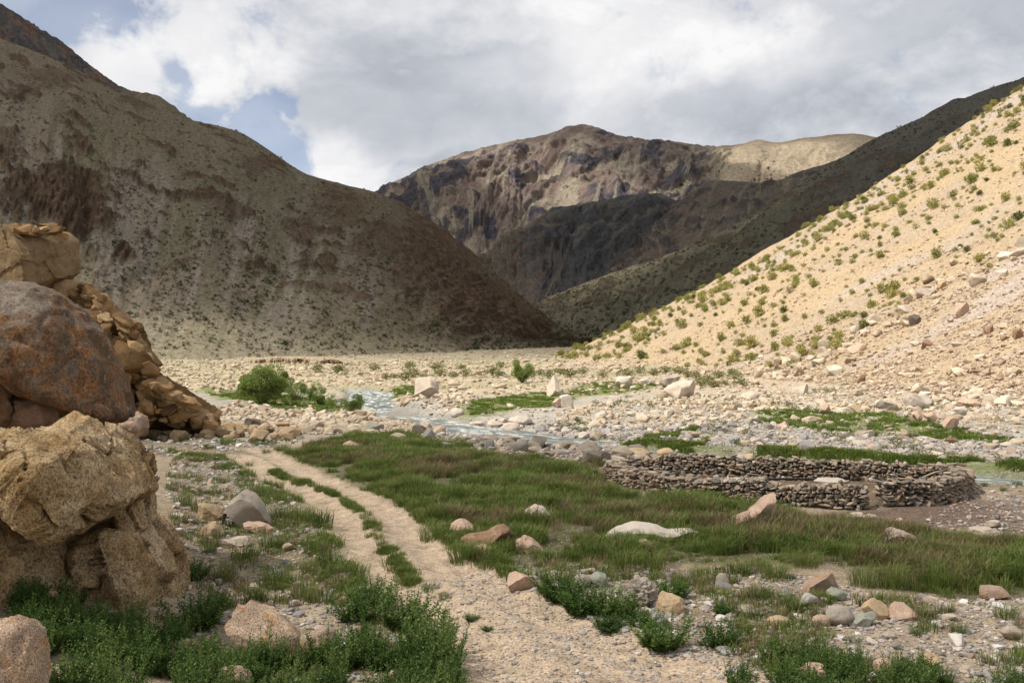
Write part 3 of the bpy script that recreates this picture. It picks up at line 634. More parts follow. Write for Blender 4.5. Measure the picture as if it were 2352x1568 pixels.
# central summit and its sunlit right shoulder
def cen_crag(A, d, s, P, g1, g2):
    u, v = px_of(P)
    return 0.95 * sstep(0.06, 0.36, nz(A + 0.4 * d, d, 80, 130, 381, 5) + 0.22 * g1) * sstep(1690, 1600, u)
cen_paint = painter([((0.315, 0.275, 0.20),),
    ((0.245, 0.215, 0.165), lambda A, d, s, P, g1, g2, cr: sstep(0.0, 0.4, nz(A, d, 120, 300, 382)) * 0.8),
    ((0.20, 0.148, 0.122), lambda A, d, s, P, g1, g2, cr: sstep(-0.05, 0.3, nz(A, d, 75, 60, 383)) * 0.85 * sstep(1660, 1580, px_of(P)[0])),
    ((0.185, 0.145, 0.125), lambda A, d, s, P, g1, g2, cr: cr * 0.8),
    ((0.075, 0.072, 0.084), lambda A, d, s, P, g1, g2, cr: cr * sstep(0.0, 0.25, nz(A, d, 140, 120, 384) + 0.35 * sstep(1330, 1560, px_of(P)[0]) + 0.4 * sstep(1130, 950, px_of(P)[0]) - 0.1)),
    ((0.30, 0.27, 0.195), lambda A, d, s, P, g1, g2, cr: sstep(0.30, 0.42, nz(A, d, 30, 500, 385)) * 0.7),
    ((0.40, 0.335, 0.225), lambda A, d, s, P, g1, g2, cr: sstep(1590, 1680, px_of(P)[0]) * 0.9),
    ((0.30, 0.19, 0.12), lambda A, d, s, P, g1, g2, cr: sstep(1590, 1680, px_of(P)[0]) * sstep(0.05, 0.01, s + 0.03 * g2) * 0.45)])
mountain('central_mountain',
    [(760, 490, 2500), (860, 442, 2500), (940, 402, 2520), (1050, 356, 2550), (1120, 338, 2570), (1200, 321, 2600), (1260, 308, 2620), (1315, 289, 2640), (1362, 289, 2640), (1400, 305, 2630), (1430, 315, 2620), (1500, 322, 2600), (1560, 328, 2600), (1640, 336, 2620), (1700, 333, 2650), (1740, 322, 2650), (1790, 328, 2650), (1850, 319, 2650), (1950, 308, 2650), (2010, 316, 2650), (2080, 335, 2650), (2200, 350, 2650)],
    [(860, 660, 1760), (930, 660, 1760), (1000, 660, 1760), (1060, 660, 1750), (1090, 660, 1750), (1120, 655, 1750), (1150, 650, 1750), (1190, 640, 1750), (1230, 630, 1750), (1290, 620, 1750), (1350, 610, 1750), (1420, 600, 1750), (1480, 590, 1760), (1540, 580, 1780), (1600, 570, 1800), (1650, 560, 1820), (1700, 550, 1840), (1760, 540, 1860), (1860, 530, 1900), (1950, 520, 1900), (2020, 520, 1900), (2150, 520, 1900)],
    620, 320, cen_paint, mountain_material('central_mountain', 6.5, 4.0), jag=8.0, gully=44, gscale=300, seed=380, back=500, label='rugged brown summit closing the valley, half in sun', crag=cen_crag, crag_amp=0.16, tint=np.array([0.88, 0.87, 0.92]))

# ------------------------------------------------------------------ unseen clouds overhead, thickness shaped to shade the meadow and the mountains
def build_clouds():
    sh = np.array([SUN.x, SUN.y]) / SUN.z
    def gp(p): return np.array([p[0] - sh[0] * p[2], p[1] - sh[1] * p[2]])
    anchors = []
    def ground(T, pts):
        for u, v in pts: anchors.append((*gp(hit(u, v)), T))
    def on(name, T, pts):
        G, _, _, _, _ = SURF[name]; Q = G.reshape(-1, 3); uu, vv = px_of(Q)
        for u, v in pts:
            k = np.argmin((uu - u) ** 2 + (vv - v) ** 2); anchors.append((*gp(Q[k]), T))
    ground(0.52, [(200, 1500), (700, 1500), (1000, 1480), (1400, 1500), (1800, 1500), (2300, 1500), (500, 1250), (500, 1150), (900, 1300), (1300, 1150), (1600, 1300), (2000, 1200), (2300, 1300), (2300, 1180)])
    ground(0.38, [(620, 1045), (800, 1060), (1000, 1060), (1300, 1100), (1600, 1110), (1900, 1140), (2200, 1140), (2340, 1130)])
    ground(0.06, [(1020, 812), (1100, 809), (1180, 806), (1250, 803), (1320, 800)])
    ground(0.9, [(500, 985), (640, 985), (900, 985)])
    ground(0.95, [(600, 955), (1000, 955), (1250, 985), (1500, 1005), (1800, 1020), (2100, 1040), (2340, 1055)])
    ground(1.0, [(1500, 920), (600, 870), (1000, 850), (1300, 900), (2000, 950), (2300, 980), (700, 840), (1200, 835), (1500, 780), (1800, 700), (2000, 550), (2300, 300), (2300, 600), (2000, 750), (1700, 800), (2200, 450), (2330, 850)])
    for x, y in ((-60, 20), (-60, 50), (60, 20), (80, 30), (0, -60), (80, -60), (-80, -60), (-200, 0), (200, 0), (0, -250), (300, -250), (-300, -250)): anchors.append((x, y, 0.46))
    a0 = at(100, 600, 52); anchors.append((*gp(a0), 0.75)); a0 = at(300, 750, 52); anchors.append((*gp(a0), 0.7))
    on('left_mountain', 0.95, [(330, 800), (600, 800), (750, 812), (420, 790), (500, 760)]); on('left_mountain', 0.55, [(250, 660), (420, 700), (620, 740), (720, 770), (850, 808)])
    on('left_mountain', 0.26, [(330, 600), (520, 640), (700, 680)])
    on('left_mountain', 0.07, [(900, 760), (1000, 785), (1100, 740), (1250, 770), (300, 450), (150, 480), (600, 480), (900, 600), (700, 560), (400, 520), (800, 500), (1050, 620), (1180, 720)])
    on('left_mountain', 0.15, [(50, 200), (100, 300), (250, 300), (450, 350), (560, 360), (40, 420)])
    on('left_peak', 0.12, [(30, 60), (200, 190), (100, 130)]); on('left_peak', 0.5, [(360, 235)])
    on('right_ridge', 0.04, [(1400, 740), (1600, 640), (1750, 560), (1900, 470), (2100, 340), (2300, 230), (1450, 680)]); on('right_ridge', 0.35, [(1290, 690), (1400, 640)])
    on('right_peak', 0.04, [(2150, 270)])
    on('middle_ridge', 0.04, [(1180, 600), (1300, 550), (1400, 520), (1480, 520), (1250, 640)]); on('red_spur', 0.10, [(1500, 580), (1650, 470), (1800, 440)])
    on('central_mountain', 0.95, [(1150, 380), (1200, 400), (1250, 430), (1200, 450), (1290, 450), (1100, 370), (1340, 430), (1400, 440), (1240, 380), (1180, 480), (1260, 350)])
    on('central_mountain', 0.12, [(950, 430), (1000, 470), (1050, 520), (1100, 520), (1380, 340), (1480, 370), (1560, 400), (1600, 350), (1650, 390), (900, 450), (1330, 310), (1960, 320), (1700, 420)])
    on('central_mountain', 1.0, [(1720, 360), (1760, 390), (1820, 360), (1880, 345), (1800, 400)])
    An = np.array(anchors)
    def axis(lo, hi, n, c, k):
        t = np.linspace(math.asinh((lo - c) / k), math.asinh((hi - c) / k), n); return c + k * np.sinh(t)
    xs = axis(-1500, 2200, 200, 0, 70); ys = axis(-700, 3600, 240, 50, 70)
    X, Y = np.meshgrid(xs, ys); x = X.ravel(); y = Y.ravel()
    wx = x; wy = y
    num = np.zeros(len(x)); den = np.zeros(len(x))
    for ax, ay, T in An:
        w = 1.0 / (((wx - ax) ** 2 + (wy - ay) ** 2) + 4.0) ** 1.9; num += w * T; den += w
    T = np.clip(num / den, 0.03, 1.0)
    sc = 40 + 0.10 * np.hypot(x, y); T = np.clip(T + 0.16 * fbm(P2(x / sc, y / sc), 4, seed=90) * (1 - T), 0.03, 1)
    tau = -np.log(T); tau = np.maximum(0, tau - 0.04)
    K = 160.0; A = 1350.0
    h = tau * K
    off = sh * A
    n = len(xs); m = len(ys)
    body = h > 0.5
    top = np.stack([x + off[0], y + off[1], A + 0.75 * h], 1); bot = np.stack([x + off[0], y + off[1], A - 0.25 * h], 1)
    top[~body, 2] = A; bot[~body, 2] = A
    i = (np.arange(m - 1)[:, None] * n + np.arange(n - 1)[None, :]).ravel()
    quad = np.stack([i, i + 1, i + n + 1, i + n], 1); keep = body[quad].any(1); quad = quad[keep]
    # close the rim: top and bottom share vertices where the cloud has no thickness
    N = n * m; idx_b = np.where(body, np.arange(N) + N, np.arange(N))
    Fb = idx_b[quad][:, ::-1]
    Vv = np.vstack([top, bot])
    # outer border of the sheet
    Ff = [quad, Fb]
    def side(ids):
        a = ids[:-1]; b = ids[1:]; s = body[a] & body[b]; a = a[s]; b = b[s]
        return np.stack([a, a + N, b + N, b], 1)
    G = np.arange(N).reshape(m, n)
    for e in (G[0], G[-1][::-1], G[:, 0][::-1], G[:, -1]): Ff.append(side(e))
    Fq = np.vstack(Ff); used = np.unique(Fq); mp = np.zeros(2 * N, dtype=np.int32); mp[used] = np.arange(len(used))
    t = NT('cloud'); v = t.N('ShaderNodeVolumeScatter'); v.inputs['Color'].default_value = (0.98, 0.98, 0.98, 1); v.inputs['Density'].default_value = SUN.z / K; v.inputs['Anisotropy'].default_value = 0.3
    t.L(v.outputs[0], t.out.inputs['Volume'])
    me = mesh_np('clouds', Vv[used], mp[Fq], True, None, t.m)
    bm = bmesh.new(); bm.from_mesh(me); bmesh.ops.recalc_face_normals(bm, faces=bm.faces); bm.to_mesh(me); bm.free()
    tag(link('clouds', me), 'broken layer of unseen cloud high over the valley, shaped to shade it', 'clouds', kind='stuff')
build_clouds()
# ------------------------------------------------------------------ rocks
_ICO = {}
def ico(sub):
    if sub not in _ICO:
        bm = bmesh.new(); bmesh.ops.create_icosphere(bm, subdivisions=sub, radius=1.0)
        _ICO[sub] = (np.array([v.co[:] for v in bm.verts]), np.array([[v.index for v in f.verts] for f in bm.faces])); bm.free()
    return _ICO[sub]
def rock_shape(seed, sub=3, cuts=14, lo=0.5, hi=0.85, rough=0.06, boxy=0.0, freq=1.6):
    """a broken stone: a ball cut by planes and roughened; fills the box -0.5..0.5"""
    V, F = ico(sub); V = V.copy(); r = np.random.default_rng(seed)
    if boxy > 0:
        m = np.abs(V).max(1, keepdims=True); V = V * (1 - boxy) + V / m * 0.8 * boxy
    for _ in range(cuts):
        n = r.normal(size=3); n /= np.linalg.norm(n); d = r.uniform(lo, hi)
        over = np.maximum(V @ n - d, 0); V -= over[:, None] * n
    n = V / np.linalg.norm(V, axis=1, keepdims=True)
    V = V + n * (rough * (fbm(V * freq, 4 if sub > 2 else 2, seed=seed % 97, gain=0.55)))[:, None]
    V = (V - V.min(0)) / (V.max(0) - V.min(0)) - 0.5
    return V, F
def top_profile(V, prof):
    """pull the outline seen from the front to a given profile [(x 0..1, height 0..1)]"""
    V = V.copy(); x = V[:, 0] + 0.5; z = V[:, 2] + 0.5
    bins = np.clip((x * 24).astype(int), 0, 23); env = np.array([z[np.abs(bins - b) <= 1].max() if (np.abs(bins - b) <= 1).any() else 1 for b in range(24)])
    env = np.interp(x, (np.arange(24) + 0.5) / 24, env); xs, hs = zip(*prof)
    V[:, 2] = z / np.maximum(env, 0.05) * np.interp(x, xs, hs) - 0.5
    return V
def hull_rock(seed, n=16, box=(1, 1, 1), rough=0.035, cuts=1):
    """sharp-edged stone: hull of scattered points, edges nicked"""
    r = np.random.default_rng(seed); bm = bmesh.new()
    for _ in range(n):
        p = r.normal(size=3); p /= np.abs(p).max() ** 0.65 * np.linalg.norm(p) ** 0.35; bm.verts.new(p * np.array(box) * r.uniform(0.75, 1.0))
    h = bmesh.ops.convex_hull(bm, input=bm.verts); bmesh.ops.delete(bm, geom=[g for g in h['geom_interior'] if isinstance(g, bmesh.types.BMVert)], context='VERTS')
    bmesh.ops.dissolve_limit(bm, angle_limit=R(14), verts=bm.verts, edges=bm.edges); bmesh.ops.bevel(bm, geom=bm.edges[:], offset=0.05, segments=1, affect='EDGES', clamp_overlap=True)
    bmesh.ops.triangulate(bm, faces=bm.faces)
    if cuts: bmesh.ops.subdivide_edges(bm, edges=[e for e in bm.edges if e.calc_length() > 0.5], cuts=1, use_grid_fill=True); bmesh.ops.triangulate(bm, faces=bm.faces)
    bmesh.ops.recalc_face_normals(bm, faces=bm.faces); bm.verts.index_update()
    V = np.array([v.co[:] for v in bm.verts]); F = np.array([[v.index for v in f.verts] for f in bm.faces]); bm.free()
    V = V + rough * np.stack([fbm(V * 1.7, 2, seed=seed % 91 + k) for k in range(3)], 1)
    V = (V - V.min(0)) / (V.max(0) - V.min(0)) - 0.5; return V, F
ROCKS = [mesh_np('rock', *hull_rock(100 + i, 13 + i % 6), True, 24) for i in range(14)]
COBBLES = [mesh_np('cobble', *rock_shape(200 + i, 2, 9, 0.62, 0.92, 0.05), True, 34) for i in range(8)]
SLABS = [mesh_np('slab', *hull_rock(300 + i, 15 + i % 5, (1.0, 0.8, 0.55)), True, 22) for i in range(10)]
CHIPS = [mesh_np('chip', *rock_shape(400 + i, 1, 7, 0.5, 0.85, 0.05), False) for i in range(8)]

def with_mat(meshes, mat, suffix):
    out = []
    for m in meshes:
        k = m.copy(); k.name = suffix; k.materials.clear(); k.materials.append(mat); out.append(k)
    return out

def lerp_c(a, b, t): return tuple(x * (1 - t) + y * t for x, y in zip(a, b))
def tone_material(name, c, lichen=None, la=0.0, scale=1.0, contrast=0.4, speckle=0.3, bump=0.6, crust=None):
    return rock_material(name, one(c), scale, lichen, la, contrast, speckle, bump, crust=crust)
M['b_pink'] = tone_material('pinkish_granite', (0.47, 0.335, 0.25), scale=1.6, crust=(0.52, 0.42, 0.33))
M['b_pale'] = tone_material('pale_granite', (0.50, 0.42, 0.34), scale=1.4, contrast=0.35, speckle=0.2)
M['b_grey'] = tone_material('grey_granite', (0.36, 0.31, 0.26), scale=1.6, crust=(0.30, 0.27, 0.20))
M['b_brown'] = tone_material('brown_stone', (0.27, 0.17, 0.11), scale=1.6, crust=(0.40, 0.30, 0.22))
M['b_tan'] = tone_material('tan_granite', (0.46, 0.345, 0.22), scale=1.6, crust=(0.36, 0.26, 0.13))
M['b_rust'] = tone_material('rusty_stone', (0.34, 0.25, 0.19), (0.36, 0.17, 0.05), 0.9, 1.6)
M['b_green'] = tone_material('greenish_grey_stone', (0.28, 0.285, 0.235), scale=1.8, crust=(0.40, 0.38, 0.30))
M['b_dark'] = tone_material('dark_stone', (0.15, 0.125, 0.10), scale=1.6)
M['b_lichen'] = tone_material('speckled_granite', (0.43, 0.325, 0.24), (0.36, 0.16, 0.04), 0.85, 1.5, 0.55, 0.8, crust=(0.28, 0.22, 0.17))
M['b_white'] = tone_material('whitish_stone', (0.52, 0.46, 0.39), scale=1.4, contrast=0.22, speckle=0.15)

def boulder(box, style, mat, label, seed, prof=None, rot=0.0, depth=0.8, y=None, name='boulder', sink=0.16, group=None, up=0.0):
    """a boulder that fills the given box of the photograph, resting where its foot meets the ground"""
    u0, v0, u1, v1 = box; uc = (u0 + u1) / 2
    x, yy, z = hit(uc, v1 - up)
    if y is not None: yy = y; x = (uc - 1176) / FPX * y; z = CZ + (784 - v1) / FPX * y
    w = (u1 - u0) / FPX * yy; d = w * depth; yc = yy + d * 0.38; w *= yc / yy
    h = (v1 - v0) / FPX * yc * (1 + sink)
    px = u1 - u0; sub = 5 if px > 150 else 4 if px > 45 else 3
    kw = dict(block=dict(cuts=12, lo=0.45, hi=0.72, rough=0.05, boxy=0.5), round=dict(cuts=7, lo=0.78, hi=0.97, rough=0.10), wedge=dict(cuts=14, lo=0.40, hi=0.68, rough=0.045, boxy=0.4),
              lump=dict(cuts=13, lo=0.52, hi=0.82, rough=0.12), crust=dict(cuts=6, lo=0.7, hi=0.95, rough=0.30, freq=4.0))[style]
    V, F = rock_shape(seed, sub, **kw)
    if prof: V = top_profile(V, prof)
    if rot: c, s = math.cos(rot), math.sin(rot); V = V @ np.array([[c, s, 0], [-s, c, 0], [0, 0, 1]]); V[:, 0] /= np.ptp(V[:, 0])
    V = V * np.array([w, d, h]); V[:, 2] += h * 0.5
    if sub >= 4: V = V + 0.03 * h * fbm(V * (4 / max(h, 0.2)), 5, seed=seed % 50, gain=0.6)[:, None] * (V / (np.linalg.norm(V, axis=1, keepdims=True) + 1e-6))
    me = mesh_np(name, V, F, True, 26 if style != 'round' else 50, mat)
    xc = x * yc / yy; o = link(name, me, loc=(xc, yc, z - h * sink / (1 + sink)))
    return tag(o, label, 'boulder' if px > 40 else 'rock', group)

B = []
def b(box, style, m, label, **k): B.append((box, style, m, label, k))
b((513, 1130, 634, 1212), 'block', 'b_grey', 'grey-brown peaked boulder beside the grass left of the track', prof=[(0, .12), (.12, .72), (.38, 1), (.6, .9), (.85, .45), (1, .05)])
b((452, 1156, 520, 1196), 'lump', 'b_tan', 'low tan boulder just behind the peaked grey boulder')
b((455, 1200, 512, 1235), 'lump', 'b_tan', 'tan stone half in grass below the peaked grey boulder')
b((560, 1200, 628, 1226), 'lump', 'b_pink', 'flat pinkish stone at the foot of the peaked grey boulder')
b((500, 1238, 572, 1258), 'block', 'b_pale', 'flat pale stone in the stony patch left of the track')
b((522, 1385, 712, 1510), 'wedge', 'b_lichen', 'large speckled granite slab with a sloping top, lower left', prof=[(0, .95), (.1, 1), (.45, .86), (.8, .7), (1, .35)], depth=0.6)
b((690, 1448, 778, 1520), 'lump', 'b_lichen', 'speckled granite lump at the right end of the sloping slab')
b((372, 1472, 458, 1525), 'lump', 'b_tan', 'yellowish tan boulder at the foot of the granite crag')
b((470, 1543, 580, 1600), 'lump', 'b_lichen', 'granite boulder cut by the bottom edge among green herbs')
b((-70, 1425, 104, 1640), 'round', 'b_lichen', 'orange-lichened granite boulder in the bottom left corner', depth=0.9)
b((772, 1370, 800, 1392), 'block', 'b_brown', 'small brown stone before the tall herbs by the track')
b((1178, 1162, 1268, 1200), 'round', 'b_pale', 'pale rounded boulder standing alone in the meadow', prof=[(0, .25), (.2, .55), (.55, 1), (.8, .9), (1, .5)])
b((1033, 1194, 1088, 1228), 'lump', 'b_pink', 'pinkish stone touching the left end of the brown boulder')
b((1050, 1207, 1183, 1262), 'lump', 'b_brown', 'dark brown humped boulder in the grass by the track', prof=[(0, .35), (.25, .62), (.5, .7), (.7, .95), (.9, 1), (1, .7)])
b((1082, 1252, 1131, 1274), 'round', 'b_tan', 'pale yellow oval stone before the dark brown boulder')
b((1184, 1232, 1249, 1272), 'lump', 'b_pink', 'pinkish boulder right of the dark brown boulder', prof=[(0, .7), (.3, 1), (.6, .85), (1, .3)])
b((1130, 1187, 1155, 1200), 'lump', 'b_brown', 'small brown stone behind the dark brown boulder')
b((1388, 1202, 1614, 1244), 'round', 'b_white', 'long low whitish boulder lying in the meadow', prof=[(0, .45), (.12, .8), (.3, 1), (.5, .85), (.65, .62), (.85, .72), (.96, .62), (1, .35)], depth=0.35)
b((1446, 1238, 1506, 1270), 'lump', 'b_tan', 'tan stone before the long whitish boulder', prof=[(0, .2), (.4, .9), (.6, 1), (1, .4)])
b((1658, 1135, 1793, 1212), 'wedge', 'b_pink', 'big pinkish wedge-shaped boulder in front of the stone pen', prof=[(0, .12), (.2, .38), (.45, .52), (.7, .88), (.92, 1), (1, .55)], depth=0.7)
b((1164, 1317, 1234, 1358), 'block', 'b_pink', 'pink angular boulder on the edge of the track', prof=[(0, .8), (.3, 1), (.75, .8), (1, .35)])
b((1644, 1317, 1674, 1350), 'round', 'b_grey', 'small upright grey stone standing by thin grass')
b((1314, 1320, 1358, 1352), 'round', 'b_grey', 'grey boulder behind herbs, left of the crumbly mound')
b((1352, 1316, 1398, 1350), 'round', 'b_green', 'greenish-grey rounded boulder behind herbs')
b((1428, 1328, 1512, 1396), 'crust', 'b_grey', 'crumbly lichen-crusted grey mound of rock')
b((1506, 1364, 1572, 1410), 'lump', 'b_tan', 'rough tan boulder right of the crumbly mound')
b((1388, 1352, 1432, 1372), 'lump', 'b_grey', 'small grey stone before the crumbly mound')
b((1846, 1320, 1928, 1372), 'wedge', 'b_rust', 'rusty tilted slab with a dark underside on the right', prof=[(0, .45), (.35, .8), (.75, 1), (.95, .85), (1, .4)])
b((1898, 1352, 1948, 1380), 'lump', 'b_green', 'small mottled grey stone beside the rusty slab')
b((1893, 1397, 1962, 1440), 'round', 'b_grey', 'round grey granite boulder in the row on the right')
b((1957, 1408, 2010, 1440), 'block', 'b_green', 'greenish-grey angular boulder next to the round grey one')
b((1978, 1379, 2039, 1424), 'block', 'b_tan', 'upright tan block behind the greenish boulder')
b((2033, 1391, 2122, 1428), 'wedge', 'b_pink', 'pink wedge boulder at the right end of the row', prof=[(0, .6), (.3, 1), (.6, .85), (1, .15)])
b((1866, 1414, 1908, 1438), 'round', 'b_pink', 'small pink stone at the left end of the boulder row')
b((2248, 1350, 2316, 1378), 'block', 'b_rust', 'pale flat stone with an orange top near the right edge')
b((2023, 1216, 2114, 1248), 'wedge', 'b_pale', 'pale wedge stone half hidden in the tall grass', prof=[(0, .3), (.3, 1), (.7, .7), (1, .25)])
b((2225, 1212, 2295, 1238), 'lump', 'b_pale', 'low pale stone at the far edge of the tall grass')
b((1945, 1178, 1982, 1191), 'block', 'b_pale', 'flat pale stone on the mud before the pen gap')
b((1982, 1181, 2012, 1192), 'block', 'b_pale', 'second flat pale stone on the mud, further right')
b((2048, 1189, 2072, 1207), 'wedge', 'b_pink', 'small pointed stone on the dark mud')
b((2264, 1196, 2297, 1212), 'block', 'b_pale', 'pale block on the gravel right of the pen')
b((1833, 1530, 1904, 1576), 'round', 'b_pink', 'pink granite boulder among herbs at the bottom edge')
b((2004, 1515, 2052, 1552), 'round', 'b_pink', 'rounded pink boulder at bottom right')
b((2104, 1500, 2156, 1542), 'lump', 'b_tan', 'tan granite boulder at bottom right')
b((2050, 1520, 2104, 1550), 'block', 'b_green', 'bluish-grey block between two pink boulders')
b((1760, 1418, 1815, 1440), 'round', 'b_tan', 'flat tan stone on the gravel beside the track')
b((1690, 1395, 1760, 1415), 'lump', 'b_grey', 'low grey stones right of the leafy plant')
# by the outcrop and the far end of the track
b((569, 988, 618, 1016), 'block', 'b_tan', 'brown angular boulder at the far end of the track')
b((560, 961, 606, 985), 'block', 'b_dark', 'dark boulder on the rubble beside the outcrop')
b((532, 974, 564, 1004), 'block', 'b_tan', 'leaning tan block at the outcrop foot')
b((630, 979, 673, 1002), 'block', 'b_green', 'bluish-grey slab behind the track bend')
b((466, 979, 535, 1005), 'block', 'b_tan', 'long low brown slab at the outcrop foot')
b((787, 1013, 842, 1034), 'round', 'b_pink', 'long pale stone at the upper edge of the meadow', prof=[(0, .8), (.3, 1), (.7, .6), (1, .2)])
b((838, 973, 881, 992), 'block', 'b_green', 'dark grey boulder on the near river bank')
b((1160, 1018, 1190, 1036), 'lump', 'b_dark', 'small dark boulder among the bank stones')
# in and across the river
b((952, 864, 1009, 915), 'block', 'b_pale', 'huge cubic pale boulder on the stone heap across the river', prof=[(0, .82), (.1, .93), (.6, 1), (.85, .9), (1, .55)])
b((1255, 861, 1301, 910), 'wedge', 'b_pale', 'tall pointed boulder with a dark right face on the green', prof=[(0, .35), (.15, .8), (.4, 1), (.55, .8), (1, .3)])
b((1284, 905, 1317, 936), 'lump', 'b_white', 'whitish boulder below the tall pointed one')
b((1268, 914, 1296, 936), 'lump', 'b_pink', 'pinkish stone leaning on the whitish boulder')
b((1412, 864, 1453, 890), 'wedge', 'b_white', 'white pointed boulder on the far grass')
b((1463, 867, 1497, 884), 'lump', 'b_white', 'white boulder right of the white pointed one')
b((1513, 859, 1562, 890), 'lump', 'b_grey', 'grey boulder behind the largest valley boulder')
b((1520, 873, 1602, 915), 'block', 'b_pale', 'largest pale boulder in the valley with a shaded right side', prof=[(0, .4), (.25, .75), (.5, .95), (.95, 1), (1, .85)], depth=0.6)
b((1167, 955, 1222, 976), 'round', 'b_white', 'white low boulder on the far river bank')
b((1150, 970, 1202, 996), 'round', 'b_pale', 'pale rounded boulder at the water edge')
b((1116, 965, 1158, 987), 'wedge', 'b_pale', 'split pale boulder in the rapids')
b((1078, 968, 1120, 984), 'round', 'b_pale', 'flat pale boulder at the rapids, left of the split one')
b((1033, 937, 1066, 958), 'round', 'b_white', 'white boulder where the green meets the river')
b((967, 964, 993, 986), 'block', 'b_pale', 'square block standing at the near water edge')
b((985, 960, 1010, 972), 'block', 'b_white', 'flat white block in mid-stream')
b((1018, 968, 1064, 984), 'round', 'b_pale', 'low pale boulder in mid-stream')
b((996, 977, 1025, 993), 'round', 'b_pink', 'rounded pink boulder on the near river edge')
b((1346, 960, 1396, 986), 'lump', 'b_pale', 'pale ridge-backed boulder on the gravel bar', prof=[(0, .25), (.4, 1), (.7, .7), (1, .4)])
b((1430, 1030, 1494, 1054), 'round', 'b_tan', 'wide tan boulder behind the pen corner')
b((1445, 1044, 1492, 1067), 'round', 'b_grey', 'grey oval boulder before the wide tan one')
b((1508, 1029, 1550, 1048), 'round', 'b_tan', 'rounded brown boulder in the green strip')
b((1404, 1048, 1442, 1070), 'wedge', 'b_pale', 'pale pyramid stone left of the grey oval boulder')
b((1690, 1044, 1762, 1062), 'round', 'b_tan', 'long tan boulder touching the back wall of the pen')
b((1516, 1056, 1562, 1070), 'lump', 'b_pale', 'flat pale stone behind the left part of the pen')
b((1410, 1024, 1462, 1046), 'wedge', 'b_grey', 'grey-brown pointed boulder on the near bank')
# foot of the sunlit slope
b((2076, 901, 2151, 940), 'block', 'b_grey', 'large boulder with a shaded grey front at the slope foot', prof=[(0, .7), (.2, 1), (.5, .75), (.85, .85), (1, .5)])
b((2162, 954, 2205, 988), 'block', 'b_pink', 'tilted pink block with a dark underside below the slope')
b((2121, 946, 2154, 971), 'block', 'b_pink', 'rounded pink boulder left of the tilted block')
b((2096, 943, 2127, 968), 'lump', 'b_pink', 'leftmost pink boulder of the trio below the slope')
b((2009, 919, 2061, 944), 'lump', 'b_grey', 'low brown boulder left of the large shaded-front boulder')
b((1940, 929, 1977, 950), 'wedge', 'b_tan', 'tan boulder with a dark right face at the slope foot')
b((1880, 929, 1911, 952), 'lump', 'b_pink', 'pinkish boulder in the grass at the slope foot')
b((1841, 923, 1875, 939), 'block', 'b_white', 'white slab in the grass at the slope foot')
b((1814, 883, 1860, 908), 'wedge', 'b_pale', 'pale boulder at the lower end of the rock band')
b((1703, 896, 1746, 919), 'lump', 'b_pale', 'pale boulder behind the gravel bar rubble')
b((1784, 968, 1814, 986), 'block', 'b_pink', 'pink block on the gravel bar grass')
b((2198, 916, 2253, 938), 'block', 'b_pink', 'long pink boulder near the right foot of the slope')
b((2189, 934, 2223, 956), 'block', 'b_white', 'whitish angular boulder below the long pink one')
b((1991, 1019, 2018, 1037), 'round', 'b_pink', 'single round pink stone on the dark gravel')
b((1973, 988, 2012, 1005), 'wedge', 'b_pale', 'pale wedge stone at the grass edge on the bar')
b((2168, 1004, 2199, 1018), 'block', 'b_brown', 'brown flat stone beside the right green strip')
# on the slope
b((2087, 722, 2115, 749), 'block', 'b_dark', 'dark brown block standing out on the sandy slope')
b((1949, 788, 1989, 810), 'wedge', 'b_pink', 'pink pointed slab in the rock band on the slope')
b((2116, 779, 2142, 799), 'wedge', 'b_brown', 'brown-faced slab on the slope right of the rock band')
b((2063, 701, 2097, 722), 'block', 'b_pale', 'pale long slab above the dark brown block')
b((2190, 694, 2227, 728), 'block', 'b_pink', 'steep leaning pink slab on the slope')
b((1966, 860, 1988, 880), 'lump', 'b_brown', 'brown round stone low on the slope')
b((1952, 747, 1975, 767), 'round', 'b_pale', 'rounded pale boulder at the edge of the bushes on the slope')
b((2261, 747, 2282, 767), 'block', 'b_brown', 'brown block high on the right of the slope')
b((2326, 753, 2350, 779), 'lump', 'b_brown', 'brown boulder at the right edge of the slope')
b((2226, 626, 2269, 657), 'lump', 'b_pale', 'big pale boulder in the upper rock band')
b((2283, 617, 2317, 641), 'block', 'b_pale', 'pale block with a dark edge right of the big slope boulder')
b((2153, 641, 2175, 665), 'block', 'b_tan', 'yellowish-shaded block left of the big slope boulder')
b((2100, 660, 2146, 683), 'wedge', 'b_pale', 'pale flat slab in the middle of the rock band')
b((2318, 568, 2375, 590), 'block', 'b_pale', 'pale slab at the upper right end of the rock band')
for i, (box, style, m, label, k) in enumerate(B): boulder(box, style, M[m], label, 1000 + i * 7, **k)

